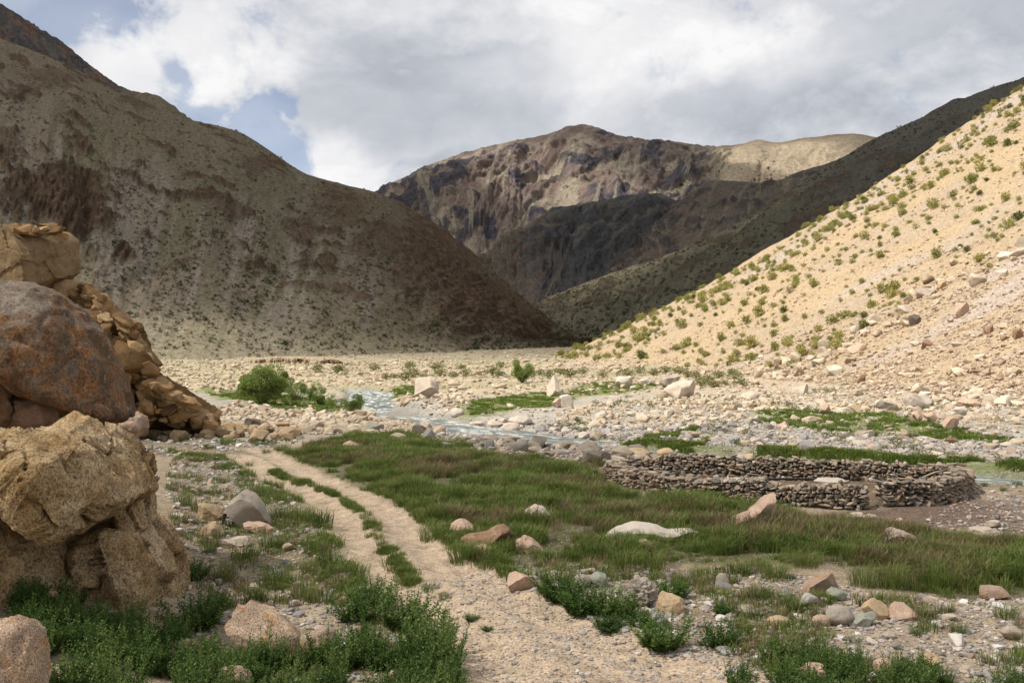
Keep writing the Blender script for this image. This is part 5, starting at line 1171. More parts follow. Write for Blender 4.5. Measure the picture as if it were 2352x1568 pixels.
for k in range(900):
    if cnt >= 298: break
    u = r.uniform(0, 520); v = r.uniform(590, 1000)
    if not in_poly(np.array([u]), np.array([v]), poly)[0]: continue
    te = np.interp(u, top_edge[:, 0], top_edge[:, 1]); dd = v - te
    if dd < 85: w = 26 * math.exp(r.normal(0, 0.35))
    elif v < 930 and u > 150: w = 62 * math.exp(r.normal(0, 0.4))
    else: w = 30 * math.exp(r.normal(0, 0.4))
    out_stone(u, v, front_y(u, v) - 0.25 - r.uniform(0, 0.5), w, w * r.uniform(0.4, 0.95), w * r.uniform(0.5, 0.9), r.normal(0, 0.7), r.normal(0.2, 0.3))
# rubble spilling from the outcrop to the track
xy = np.column_stack([*np.array([hit(u, v)[:2] for u, v in zip(r.uniform(270, 700, 90), r.uniform(978, 1012, 90))]).T]); sz = np.clip(0.45 * np.exp(r.normal(0, 0.45, 90)), 0.2, 1.2)
single_stones('rubble_stone', xy, sz, with_mat(ROCKS + SLABS, tone_material('rubble_brown', (0.40, 0.29, 0.18), scale=2), 'rubble_stone'), 'brown rubble stone fallen between the outcrop and the track', 'stone', 'rubble at the outcrop foot', 545)

# ------------------------------------------------------------------ dry stone pen
def build_pen():
    front = [flat(u, v) for u, v in [(1402, 1098), (1440, 1114), (1510, 1130), (1600, 1142), (1720, 1151), (1850, 1160), (1988, 1168)]]
    right = [flat(u, v) for u, v in [(2020, 1164), (2090, 1161), (2160, 1154), (2200, 1140), (2212, 1126), (2190, 1114), (2100, 1108), (1960, 1103), (1800, 1099), (1660, 1093), (1530, 1088), (1440, 1086), (1402, 1098)]]
    A = smooth_line(front, 10); Bq = smooth_line(right, 10)
    pen = empty('stone_pen', (float(A[len(A) // 2][0]), float(A[len(A) // 2][1]), float(gz(*A[len(A) // 2])))); tag(pen, 'oval dry-stone animal pen with a narrow gap, on the meadow edge', 'stone pen')
    pen_m = with_mat(COBBLES[:3] + ROCKS[:8] + SLABS[:8], M['rock_pen'], 'wall_stone'); inv = Matrix.Translation(-Vector(pen.location))
    r = np.random.default_rng(600); items = []
    def run(line, hf):
        d = np.concatenate([[0], np.cumsum(np.linalg.norm(np.diff(line, axis=0), axis=1))]); Ltot = d[-1]
        def pt(s): return np.array([np.interp(s, d, line[:, 0]), np.interp(s, d, line[:, 1])])
        for face, off in ((0, 0.0), (1, 0.42), (2, 0.21)):
            z = 0.0; row = 0
            while z < 1.05:
                rh = r.uniform(0.075, 0.125) * (1.5 if row == 0 else 1.0); s = r.uniform(0, 0.1)
                while s < Ltot:
                    w = min(0.40, 0.145 * math.exp(r.normal(0, 0.40))) * (1.35 if row == 0 else 1.0); p = pt(s + w / 2); q = pt(min(s + w / 2 + 0.05, Ltot)); dr = q - pt(max(s + w / 2 - 0.05, 0)); dr /= np.linalg.norm(dr) + 1e-9
                    H = hf((s + w / 2) / Ltot) + 0.05 * math.sin(s * 2.1) + 0.04 * math.sin(s * 5.3 + 1)
                    if z + rh * 0.55 < H and (face != 2 or z + rh * 1.6 > H):
                        nrm = np.array([dr[1], -dr[0]]); c = p - nrm * (off - 0.21) + nrm * r.normal(0, 0.018)
                        items.append((c[0], c[1], z + rh / 2 + r.normal(0, 0.028) + 0.03 * math.sin(s * 3.1 + row), w * r.uniform(0.95, 1.2), r.uniform(0.26, 0.36), rh * r.uniform(0.8, 1.5), math.atan2(dr[1], dr[0]) + r.normal(0, 0.22), r.normal(0, 0.15), face))
                    s += w * 0.97
                z += rh * 0.93; row += 1
    run(A, lambda t: np.interp(t, [0, 0.2, 0.5, 0.8, 1], [0.56, 0.58, 0.60, 0.66, 0.68]))
    run(Bq, lambda t: np.interp(t, [0, 0.12, 0.2, 0.28, 0.5, 0.7, 0.85, 1], [0.70, 0.78, 0.76, 0.62, 0.66, 0.82, 0.70, 0.46]))
    items = np.array(items); g = gz(items[:, 0], items[:, 1])
    # which stones face the viewer: front faces of the near run, inner faces of the far run
    cx, cy = items[:, 0].mean(), items[:, 1].mean()
    nearrun = items[:, 1] < cy + 0.2; vis = (items[:, 1] < np.interp(items[:, 0], [3, 15], [34, 34]))
    outward = np.hypot(items[:, 0] - cx, (items[:, 1] - cy) * 1.7)
    score = items[:, 3] * items[:, 5] * np.where(items[:, 8] == 2, 0.6, 1.0) * np.where((items[:, 1] < cy) == (items[:, 8] == 0), 1.0, 0.25) / items[:, 1]
    best = set(np.argsort(-score)[:300].tolist()); rest = []
    for k, (x, y, z, w, dep, h, rz, ry, face) in enumerate(items):
        if k in best:
            o = link('stone', pen_m[r.integers(len(pen_m))], parent=pen); o.matrix_parent_inverse = inv; o.location = (x, y, g[k] + z); o.scale = (w, dep, h); o.rotation_euler = (r.normal(0, 0.12), ry, rz)
        else: rest.append(k)
    rest = np.array(rest); it = items[rest]
    o = geo_scatter('wall_stones', np.column_stack([it[:, 0], it[:, 1], g[rest] + it[:, 2]]), np.column_stack([r.normal(0, 0.12, len(it)), it[:, 7], it[:, 6]]), it[:, 3:6], pen_m, 'the smaller stones of the dry wall')
    o.parent = pen; o.matrix_parent_inverse = inv
    # hearting behind the faces, so that no light comes through
    for nm, line, hf in (('wall_core', A, 0.40), ('wall_core', Bq, 0.58)):
        Vc = []; line = line[3:-3]; dd = np.gradient(line, axis=0); dd /= np.linalg.norm(dd, axis=1)[:, None]; nn = np.stack([dd[:, 1], -dd[:, 0]], 1)
        for p, n_ in zip(line, nn):
            zg = float(gz(*p))
            for off, z in ((0.14, -0.1), (0.11, hf), (-0.11, hf), (-0.14, -0.1)): Vc.append((*(p + n_ * off), zg + z))
        n = len(line); Fc = [(4 * i + j, 4 * i + 4 + j, 4 * i + 4 + (j + 1) % 4, 4 * i + (j + 1) % 4) for i in range(n - 1) for j in range(4)]; Fc += [(3, 2, 1, 0), (4 * n - 4, 4 * n - 3, 4 * n - 2, 4 * n - 1)]
        me = mesh_np(nm, np.array(Vc), np.array(Fc), False, None, M['b_dark']); q = link(nm, me, parent=pen); q.matrix_parent_inverse = inv
    return pen
build_pen()

def tube(name, pts, rad, mat, parent=None, sides=7, caps=True):
    pts = [Vector(p) for p in pts]; V = []; F = []
    for i, p in enumerate(pts):
        d = (pts[min(i + 1, len(pts) - 1)] - pts[max(i - 1, 0)]).normalized(); a = d.cross(Vector((0.3, 0.2, 1))).normalized(); b_ = d.cross(a); rr_ = rad[i] if isinstance(rad, (list, tuple)) else rad
        for k in range(sides):
            an = 2 * math.pi * k / sides; V.append(p + (a * math.cos(an) + b_ * math.sin(an)) * rr_)
    for i in range(len(pts) - 1):
        for k in range(sides): F.append((i * sides + k, i * sides + (k + 1) % sides, (i + 1) * sides + (k + 1) % sides, (i + 1) * sides + k))
    me = bpy.data.meshes.new(name); me.from_pydata([tuple(v) for v in V], [], F + [tuple(range(sides))[::-1], tuple(range((len(pts) - 1) * sides, len(pts) * sides))]); me.polygons.foreach_set('use_smooth', [True] * len(me.polygons)); me.materials.append(mat)
    return link(name, me, parent=parent)
p0, p1 = at(1742, 1100, 33.6), at(1868, 1100, 33.8)
tag(tube('black_pole', [p0, (p0 * .6 + p1 * .4) + (0, 0, .012), p1 + (0, 0, 0.0), at(1876, 1097, 33.8)], [.035, .04, .036, .03], M['black_pole']), 'black pole lying across stones inside the pen', 'pole')
q0, q1 = at(1660, 1106, 33.2), at(1745, 1103, 33.5)
tag(tube('wooden_pole', [q0, (q0 + q1) / 2 + (0, 0, .02), q1], [.03, .035, .03], M['dead_wood']), 'pale wooden pole lying beside the black one in the pen', 'pole')
q0, q1 = at(2118, 1096, 31.2), at(2172, 1078, 32.2)
tag(tube('stick', [q0, (q0 + q1) / 2 + (0, 0, .03), q1], [.02, .025, .015], M['dead_wood']), 'bare stick leaning on the right end of the pen wall', 'stick')
def pen_slab(u, v, y, w, lab):
    V, F = rock_shape(int(u), 3, 15, 0.5, 0.8, 0.04, 0.4); s = y / FPX; p = at(u, v, y); o = link('flat_stone', mesh_np('flat_stone', V * np.array([w * s, 0.9, 0.22]), F, True, 35, M['b_white']), loc=tuple(p)); tag(o, lab, 'stone')
pen_slab(1700, 1103, 34.4, 96, 'pale flat stone inside the pen, left of the black pole'); pen_slab(1905, 1103, 34.6, 70, 'pale flat stone inside the pen, right of the black pole')

# ------------------------------------------------------------------ vegetation
class MB:
    def __init__(s): s.v = []; s.f = []; s.t = []
    def quad(s, a, b_, c, d, tone):
        n = len(s.v); s.v += [a, b_, c, d]; s.f.append((n, n + 1, n + 2, n + 3)); s.t += [tone] * 4
    def mesh(s, name, mat):
        me = mesh_np(name, np.array([tuple(v) for v in s.v]), np.array(s.f), False, None, mat); set_attr(me, 'tone', np.array(s.t)); return me
def grass_tuft(seed, blades=34, h=0.5, spread=0.14, width=0.012, lean=0.5, mat=None, name='tuft', wind=0.25):
    r = np.random.default_rng(seed); mb = MB()
    for _ in range(blades):
        a = r.uniform(0, 6.28); rad = spread * math.sqrt(r.random()); base = Vector((math.cos(a) * rad, math.sin(a) * rad, -0.02)); hh = h * r.uniform(0.55, 1.1); out = a + r.normal(0, 0.7); ln = lean * r.uniform(0.2, 1.0) * hh
        d = Vector((math.cos(out) * ln + wind * hh * 0.5, math.sin(out) * ln, 0)); side = Vector((-math.sin(out), math.cos(out), 0)) * width * r.uniform(0.7, 1.3); tone = r.random()
        pm = base + d * 0.3 + Vector((0, 0, hh * 0.6)); pt = base + d + Vector((0, 0, hh * (0.98 - 0.25 * lean)))
        mb.quad(base - side, base + side, pm + side * 0.75, pm - side * 0.75, tone); mb.quad(pm - side * 0.75, pm + side * 0.75, pt + side * 0.15, pt - side * 0.15, min(1, tone + 0.12))
    return mb.mesh(name, mat)
def leafy(seed, stems, h, spread, leaf, per, mat, name='leafy', wid=0.45, up=0.4, stem_w=0.006):
    """upright leafy stems"""
    r = np.random.default_rng(seed); mb = MB()
    for _ in range(stems):
        a = r.uniform(0, 6.28); rad = spread * math.sqrt(r.random()); b0 = Vector((math.cos(a) * rad * 0.55, math.sin(a) * rad * 0.55, -0.02)); hh = h * r.uniform(0.55, 1.08) * (1 - 0.35 * rad / spread)
        tip = b0 + Vector((math.cos(a) * rad * 0.7 + r.normal(0, 0.05) * h, math.sin(a) * rad * 0.7 + r.normal(0, 0.05) * h, hh)); ax = (tip - b0)
        sd = Vector((-math.sin(a), math.cos(a), 0)) * stem_w; mb.quad(b0 - sd, b0 + sd, tip + sd * 0.4, tip - sd * 0.4, 0.25); tone0 = r.uniform(0, 0.7)
        for k in range(per):
            t_ = 0.06 + 0.94 * k / per; p = b0 + ax * t_; an = k * 2.4 + r.uniform(0, 1); ll = leaf * r.uniform(0.6, 1.2) * (1.1 - 0.55 * t_)
            d = Vector((math.cos(an), math.sin(an), up + r.uniform(-0.2, 0.5))).normalized() * ll; s = d.cross(Vector((r.normal(0, .5), r.normal(0, .5), 1))).normalized() * ll * wid * 0.5
            mb.quad(p, p + d * 0.45 + s, p + d, p + d * 0.45 - s, min(1, tone0 + 0.3 * t_ + r.uniform(-.1, .1)))
    return mb.mesh(name, mat)
def bush_mesh(seed, n, leaf, mat, name='bush', flat_=0.85, lobes=9, inner=0.35):
    """round bush of small leaves on twigs, in uneven clumps; fills a unit dome"""
    r = np.random.default_rng(seed); mb = MB(); L = []
    for _ in range(lobes):
        a = r.uniform(0, 6.28); e = r.uniform(0.05, 1.45); q = r.uniform(0.18, 0.46); L.append((Vector((math.cos(a) * math.cos(e) * q * 0.62, math.sin(a) * math.cos(e) * q * 0.62, 0.22 + math.sin(e) * q * flat_)), r.uniform(0.20, 0.32), r.uniform(-0.2, 0.25)))
    for c, rad, tn in L:
        sd = Vector((0.008, 0.004, 0)); mb.quad(Vector((0, 0, 0)) - sd, Vector((0, 0, 0)) + sd, c + sd, c - sd, 0.05)
    for _ in range(n):
        c, rad, tn = L[r.integers(lobes)]; d = Vector(r.normal(size=3)).normalized(); p = c + d * rad * (inner + (1 - inner) * r.random() ** 0.5)
        if p.z < 0.0: p.z = abs(p.z) * 0.4
        dd = (d + Vector(r.normal(size=3)) * 0.7 + Vector((0, 0, 0.35))).normalized() * leaf * r.uniform(0.6, 1.3); s = dd.cross(Vector(r.normal(size=3))).normalized() * leaf * 0.28
        mb.quad(p - s * 0.5, p + dd * 0.5 + s, p + dd, p + dd * 0.5 - s, float(np.clip(0.35 + tn + 0.35 * (p.z) + r.uniform(-0.15, 0.15), 0, 1)))
    return mb.mesh(name, mat)

# meadow
def rows_uniform(poly, n, seed, keep=None):
    xy = scatter_poly(poly, n, seed); return xy
def plant(name, xy, variants, label, cat, seed, smin, smax, idx=None, tall=None, zs=(0.8, 1.2)):
    r = np.random.default_rng(seed); n = len(xy); s = r.uniform(smin, smax, n); scl = np.stack([s, s, s * r.uniform(*zs, n)], 1)
    if tall is not None: scl *= tall[:, None]
    return geo_scatter(name, np.column_stack([xy, gz(xy[:, 0], xy[:, 1])]), np.stack([r.normal(0, 0.06, n), r.normal(0, 0.06, n), r.normal(0, 1.2, n)], 1), scl, variants, label, cat, idx)
tm = [grass_tuft(700 + i, 40, 0.42, 0.17, 0.0075, 0.65, M['meadow'], 'meadow_tuft') for i in range(6)] + [grass_tuft(720 + i, 36, 0.46, 0.17, 0.0065, 0.6, M['seedhead'], 'seed_tuft') for i in range(4)]
PEN_HOLE = flatpoly([(1400, 1090), (1520, 1133), (1720, 1152), (1990, 1170), (2215, 1130), (2100, 1106), (1700, 1092), (1450, 1082)])
xy = scatter_poly(MEADOW, 9500, 701); e = edge_dist(xy[:, 0], xy[:, 1], MEADOW) + 0.9 * fbm(P2(xy[:, 0] / 1.6, xy[:, 1] / 1.6), 3, seed=702); d_tr, _ = rut_height(xy[:, 0], xy[:, 1])
k = (e + 0.35 * np.random.default_rng(709).normal(size=len(e)) > 0.15) & (fbm(P2(xy[:, 0] / 2.6, xy[:, 1] / 1.7), 3, seed=710) > -0.36) & (d_tr > 0.55) & (edge_dist(xy[:, 0], xy[:, 1], PEN_HOLE) < -0.15); xy = xy[k]; e = e[k]
rr = np.random.default_rng(703); brown = sstep(0.02, 0.32, fbm(P2(xy[:, 0] / 5, xy[:, 1] / 2.2), 3, seed=704)) * 0.6 + 0.05
idx = np.where(rr.random(len(xy)) < brown, 6 + rr.integers(0, 4, len(xy)), rr.integers(0, 6, len(xy)))
tall = 0.55 + 0.5 * sstep(0.1, 1.6, e) + 0.6 * fbm(P2(xy[:, 0] / 1.8, xy[:, 1] / 1.8), 3, seed=705); tall = np.maximum(tall, 0.3)
plant('grass', xy, tm, 'tall dark green meadow grass with brownish seed heads', 'grass', 706, 0.8, 1.15, idx, tall)
# low bright turf by the water
bt = [grass_tuft(740 + i, 26, 0.20, 0.16, 0.012, 0.6, M['bright_grass'], 'turf_tuft') for i in range(5)]
pts = []
for i, (p, n) in enumerate(zip(GREEN, (1700, 3800, 1500, 900, 2200, 400, 500, 400))): pts.append(scatter_poly(p, n, 741 + i))
xy = np.vstack(pts); n2 = fbm(P2(xy[:, 0] / 2.2, xy[:, 1] / 2.2), 3, seed=750); xy = free_of(xy[n2 > -0.06]); plant('turf', xy, bt, 'short bright green turf along the stream', 'turf', 751, 0.8, 1.7)
# thin dry grass on the stony ground near the track
dt_ = [grass_tuft(760 + i, 22, 0.22, 0.10, 0.005, 0.75, M['meadow' if i % 3 else 'seedhead'], 'dry_tuft') for i in range(6)]
xy = np.vstack([scatter_poly(P_FORE_L, 2400, 761), scatter_poly(P_FORE_R, 1900, 762), scatter_poly(P_BEND, 700, 769)]); n2 = fbm(P2(xy[:, 0] / 2.0, xy[:, 1] / 1.4), 3, seed=763); xy = free_of(xy[n2 > 0.12], track=1.05)
plant('thin_grass', xy, dt_, 'thin wispy grass on the stony ground beside the track', 'grass', 764, 0.7, 1.5)
xy = np.vstack([free_of(scatter_poly(P_FAR, 2600, 765)), free_of(scatter_poly(P_BAR2, 900, 766))]); n2 = fbm(P2(xy[:, 0] / 7, xy[:, 1] / 9), 3, seed=767); xy = xy[n2 > 0.08]
sg = [bush_mesh(770 + i, 70, 0.16, M['sage'], 'low_sage', 0.55, 6) for i in range(4)]
plant('low_scrub', xy, sg, 'low greyish scrub between the stones of the valley floor', 'scrub', 768, 0.35, 0.9, zs=(0.5, 0.9))
# bushes like specks over the far slopes
fb = [bush_mesh(780 + i, 42, 0.30, M['far_bush'], 'speck_bush', 0.8, 5) for i in range(4)]
def on_slope(name, n, seed, fn, smin, smax, label, obj):
    Gs, Nn, Lm, Hm, cr = SURF[name]; r = np.random.default_rng(seed); ns, nt, _ = Gs.shape; a = r.random(n * 6); s = r.random(n * 6)
    w = fn(a * Lm, s * Hm, s); k = r.random(len(a)) < w; a = a[k][:n]; s = s[k][:n]
    i = (s * (ns - 1)).astype(int); j = (a * (nt - 1)).astype(int); p = Gs[i, j]; q = cr[i, j] < 0.5; p = p[q]
    sc = np.clip(r.lognormal(0, 0.4, len(p)), 0.5, 2.2) * r.uniform(smin, smax, len(p)); scl = np.stack([sc, sc, sc * 0.8], 1)
    geo_scatter(obj, p - np.array([0, 0, 0.05]), np.stack([np.zeros(len(p)), np.zeros(len(p)), r.uniform(0, 6.28, len(p))], 1), scl, fb, label, 'bushes')
on_slope('left_mountain', 11000, 790, lambda A, d, s: np.clip(0.25 + 0.75 * sstep(-0.15, 0.5, nz(A, d, 12, 60, 791)) * sstep(0.15, 0.5, s) , 0, 1) * sstep(0.99, 0.9, s), 0.55, 1.0, 'dark green bushes speckling the left mountain', 'mountain_bushes')
on_slope('right_ridge', 5000, 792, lambda A, d, s: np.clip(0.35 + 0.65 * sstep(-0.1, 0.5, nz(A, d, 20, 60, 793)), 0, 1), 0.9, 1.6, 'dark bushes speckling the shaded right ridge', 'ridge_bushes')
on_slope('central_mountain', 1200, 794, lambda A, d, s: sstep(0.35, 0.6, s) * sstep(-0.1, 0.3, nz(A, d, 60, 200, 795)), 2.6, 4.6, 'dark bushes in the gullies of the central mountain', 'summit_bushes')

# bushes on the sunlit slope: each its own object
M['dry_bush'] = leaf_material('dry_bush_twigs', [(0.0, (0.20, 0.165, 0.085)), (1.0, (0.36, 0.29, 0.15))]); M['dark_bush'] = leaf_material('dark_bush_leaf', [(0.0, (0.075, 0.095, 0.03)), (1.0, (0.17, 0.18, 0.05))])
hb = [bush_mesh(800 + i, (420, 300, 480, 420, 360, 200, 440)[i], 0.12, M['dry_bush' if i == 5 else 'dark_bush' if i == 6 else 'hill_bush'], 'slope_bush', (0.8, 0.65, 0.95, 0.8, 0.7, 0.8, 0.85)[i], 6 + i) for i in range(7)]
r = np.random.default_rng(801)
def dens_bush(x, y):
    bnd, below = band(x, y); u, v = px_ground(x, y); cl = fbm(P2((y + 0.15 * x) / 9, x / 14), 3, seed=802)
    return np.clip(0.42 + 0.6 * cl, 0.10, 1) * sstep(8, -25, below) * sstep(-1, 4, hill_s(x, y))
xy = hill_points(1050, 803, y0=85, y1=232, s0=0.5, s1=125, fn=dens_bush); z = gz(xy[:, 0], xy[:, 1])
sel = []
for k in range(len(xy)):
    if all((xy[k, 0] - xy[j, 0]) ** 2 + (xy[k, 1] - xy[j, 1]) ** 2 > 2.2 for j in sel[-500:]): sel.append(k)
xy = xy[sel]; size = np.clip(1.05 * np.exp(r.normal(0, 0.48, len(xy))), 0.42, 2.6); app = size / xy[:, 1]; order = np.argsort(-app); u_, v_ = px_ground(xy[:, 0], xy[:, 1])
onpic = [k for k in order if u_[k] < 2400]
for n_, k in enumerate(onpic[:300]):
    s = size[k]; kind_ = int(r.choice(7, p=[.2, .17, .18, .17, .14, .05, .09])); o = link('slope_bush', hb[kind_], loc=(xy[k, 0], xy[k, 1], float(gz(*xy[k])) - 0.06 * s)); o.scale = (s, s * r.uniform(0.85, 1.15), s * r.uniform(0.75, 1.05)); o.rotation_euler = (r.normal(0, .08), r.normal(-0.12, .08), r.uniform(0, 6.28))
    zone = 'the top edge' if v_[k] < np.interp(u_[k], [1340, 2352], [835, 275]) else 'the open sand' if v_[k] < np.interp(u_[k], [1340, 2352], [850, 430]) else 'the lower part'
    tag(o, '%s%s round bush growing on %s of the sunlit slope' % ('large ' if s > 1.6 else 'small ' if s < 0.8 else '', 'dry brownish' if kind_ == 5 else 'dark green' if kind_ == 6 else 'olive-green', zone), 'bush', 'bushes on %s of the sunlit slope' % zone)
k = np.array(onpic[300:]); 
extra = hill_points(320, 804, y0=190, y1=232, s0=1, s1=125, fn=lambda x, y: np.clip(0.3 + fbm(P2(x / 9, y / 9), 2, seed=805), 0.05, 1)); pts = np.vstack([xy[k], extra]); sc = np.concatenate([size[k], np.clip(1.2 * np.exp(r.normal(0, 0.35, len(extra))), 0.5, 2.4)])
geo_scatter('small_bushes', np.column_stack([pts, gz(pts[:, 0], pts[:, 1]) - 0.05]), np.stack([np.zeros(len(pts)), np.zeros(len(pts)), r.uniform(0, 6.28, len(pts))], 1), np.stack([sc, sc, sc * 0.85], 1), hb, 'smaller olive bushes scattered over the sunlit slope', 'bushes')
# sage bushes along the slope foot and the far bank
sb = [bush_mesh(810 + i, 340, 0.10, M['sage'], 'sage_bush', 0.6, 10) for i in range(4)]
belt = [(885, 872), (905, 868), (930, 874), (950, 866), (975, 868), (1010, 864), (1040, 868), (1070, 864), (1100, 867), (1130, 862), (1150, 868), (1240, 862), (1262, 868), (1285, 862), (1310, 866), (1340, 858), (1385, 866), (1420, 858), (1440, 864), (1470, 858), (1500, 862), (1530, 856), (1560, 860),
        (1600, 868), (1625, 876), (1650, 868), (1665, 884), (1690, 874), (1705, 888), (1640, 890), (1610, 886), (1680, 862), (1580, 866), (780, 858), (730, 855), (860, 852), (1000, 850), (1060, 848), (1150, 846), (940, 846)]
for i, (u, v) in enumerate(belt):
    x, y, z = hit(u, v); s = r.uniform(1.2, 2.2) * y / 115; o = link('sage_bush', sb[i % 4], loc=(x, y, z - 0.05)); o.scale = (s * 1.35, s, s * 0.75); o.rotation_euler = (0, 0, r.uniform(0, 6.28))
    w = 'slope foot' if u > 1200 else 'far river bank'; tag(o, 'low spreading sage-green bush along the %s' % w, 'bush', 'sage bushes along the %s' % w)

# willow bushes by the stream, a small tree
def shrub(box, label, seed, leaves, name='willow_bush', mat='willow', cat='shrub', flat_=0.8, lobes=16, stems=7, leaf=0.055, depth=0.8, trunk=False):
    u0, v0, u1, v1 = box; x, y, z = hit((u0 + u1) / 2, v1); w = (u1 - u0) / FPX * y; h = (v1 - v0) / FPX * y
    root = empty(name, (x, y + w * 0.2, z)); tag(root, label, cat); r_ = np.random.default_rng(seed); mb = MB(); L = []
    for _ in range(lobes):
        d = Vector(r_.normal(size=3)).normalized(); q = r_.uniform(0.35, 0.82); c = Vector((d.x * 0.56 * w * q, d.y * 0.56 * w * depth * q, h * (0.50 + 0.50 * d.z * q))); L.append((c, r_.uniform(0.09, 0.20), r_.uniform(-0.25, 0.3)))
    if trunk: L = [(Vector((c.x, c.y, h * 0.25 + c.z * 0.75)), q, t_) for c, q, t_ in L]
    lf = leaf * h * 1.1
    for _ in range(leaves):
        c, q, tn = L[r_.integers(lobes)]; d = Vector(r_.normal(size=3)).normalized(); p = c + Vector((d.x * w * q, d.y * w * q * depth, d.z * h * q)) * (0.3 + 0.7 * r_.random() ** 0.45)
        if p.z < 0.03 * h: p.z = abs(p.z) * 0.3 + 0.02 * h
        dd = (d * 0.7 + Vector(r_.normal(size=3)) * 0.6 + Vector((0, 0, 0.4))).normalized() * lf * r_.uniform(0.6, 1.3); s = dd.cross(Vector(r_.normal(size=3))).normalized() * lf * 0.24
        mb.quad(p, p + dd * 0.5 + s, p + dd, p + dd * 0.5 - s, float(np.clip(0.25 + tn + 0.45 * p.z / h + r_.uniform(-0.15, 0.15), 0, 1)))
    link('crown', mb.mesh('crown', M[mat]), parent=root)
    for k in range(stems):
        c = L[k % lobes][0]; tube('trunk' if trunk and k == 0 else 'stem', [(c.x * 0.08, c.y * 0.08, -0.05), (c.x * 0.3, c.y * 0.3, c.z * 0.45), (c.x, c.y, c.z)], [0.022 * h, 0.016 * h, 0.004 * h], M['bark'], root, 5)
    return root
shrub((538, 840, 660, 928), 'large round bright green willow bush by the stream', 901, 11000, lobes=30)
shrub((606, 850, 672, 914), 'darker willow bush growing behind the large round one', 902, 5000)
shrub((640, 874, 704, 922), 'low willow bush right of the large round one', 903, 3600)
shrub((696, 880, 762, 930), 'upright willow bush in the middle of the stream group', 904, 4200)
shrub((742, 900, 786, 936), 'small willow bush beside the pale branches', 905, 2200)
shrub((778, 900, 838, 948), 'dark green willow bush at the right end of the stream group', 906, 4200)
shrub((1170, 822, 1228, 880), 'lone dark green bushy tree across the river', 907, 5500, 'small_tree', cat='tree', stems=10, lobes=20)
root = empty('dead_branch', hit(716, 920)); tag(root, 'pale bare dead branches among the willow bushes', 'dead bush'); r = np.random.default_rng(910)
for k in range(12):
    a = r.uniform(0, 6.28); l = r.uniform(0.8, 1.5); tube('twig', [(0, 0, -0.05), (math.cos(a) * l * 0.25, math.sin(a) * l * 0.25, l * 0.5), (math.cos(a) * l * 0.6, math.sin(a) * l * 0.6, l * r.uniform(0.7, 1.0))], [0.04, 0.028, 0.008], M['dead_wood'], root, 5)

# leafy herbs: thick growth in the lower left, single plants elsewhere
hv = [leafy(820 + i, 26, 0.55, 0.27, 0.075, 24, M['herb'], 'herb_plant') for i in range(6)]
P_HERB = flatpoly([(30, 1640), (30, 1500), (120, 1470), (240, 1475), (330, 1490), (400, 1510), (520, 1530), (700, 1535), (800, 1505), (870, 1465), (940, 1480), (1005, 1530), (1040, 1590), (1050, 1720), (400, 1780)])
xy = scatter_poly(P_HERB, 680, 821); e = edge_dist(xy[:, 0], xy[:, 1], P_HERB); n2 = fbm(P2(xy[:, 0] / 1.1, xy[:, 1] / 1.1), 3, seed=822); xy = xy[(n2 > -0.16)]
plant('undergrowth', xy, hv, 'dense dark green leafy herbs below the granite crag', 'undergrowth', 823, 0.45, 1.2, zs=(0.7, 1.4))
P_HERB2 = flatpoly([(1680, 1700), (1690, 1560), (1760, 1520), (1880, 1515), (2000, 1545), (2160, 1560), (2352, 1560), (2600, 1570), (2600, 1700)])
xy = scatter_poly(P_HERB2, 260, 824); n2 = fbm(P2(xy[:, 0] / 1.0, xy[:, 1] / 1.0), 3, seed=825); xy = xy[n2 > -0.1]; plant('border_herbs', xy, hv, 'leafy dark herbs along the bottom right edge', 'undergrowth', 826, 0.6, 1.1)
hv2 = [leafy(860 + i, 60, 0.55, 0.30, 0.07, 26, M['herb'], 'leafy_plant') for i in range(6)]
def herb(u, v, hpx, wpx, label, k=0, mat=None, name='leafy_plant', group=None):
    x, y, z = hit(u, v); o = link(name, hv2[k % 6], loc=(x, y, z)); o.scale = (wpx / FPX * y / 0.48, wpx / FPX * y / 0.48, hpx / FPX * y / 0.55); o.rotation_euler = (0, 0, k * 1.3); return tag(o, label, 'plant', group)
for i, a in enumerate([(1290, 1378, 90, 95, 'dark leafy plant right of the pink angular boulder'), (1335, 1408, 85, 90, 'dark leafy plant before the two grey boulders'), (1395, 1412, 95, 90, 'tall dark leafy plant in the middle of the herb row'), (1440, 1415, 60, 60, 'dark leafy plant left of the crumbly mound'),
        (1400, 1445, 45, 70, 'low leafy plant at the track edge'), (1480, 1440, 55, 70, 'leafy plant with pale flowers before the crumbly mound'), (1525, 1485, 95, 110, 'big dark leafy plant standing at the track edge'), (1650, 1485, 75, 90, 'spreading dark leafy plant on the gravel by the track'),
        (1660, 1410, 40, 50, 'small green plant right of the rough tan boulder'), (1083, 1424, 20, 32, 'tiny bright green plant in the middle of the track'), (1120, 1447, 12, 28, 'smaller tuft of green just below the tiny track plant'), (1535, 1375, 60, 80, 'leafy plant behind the rough tan boulder'),
        (2030, 1100 + 18, 22, 30, 'green tuft on the gravel right of the pen'), (860, 1395, 95, 100, 'bushy dark herb left of the track'), (820, 1425, 80, 90, 'bushy dark herb below the small brown stone'), (930, 1440, 110, 110, 'tall herb leaning over the track edge'),
        (985, 1500, 150, 110, 'tallest herb at the left edge of the track'), (440, 1330, 60, 70, 'dark herb against the right side of the granite crag'), (450, 1440, 120, 110, 'large dark herb at the crag foot'), (500, 1400, 45, 60, 'low herb left of the sloping slab'), (1020, 1540, 150, 100, 'leggy herb with thin stems by the track bottom')]):
    herb(*a, k=i)
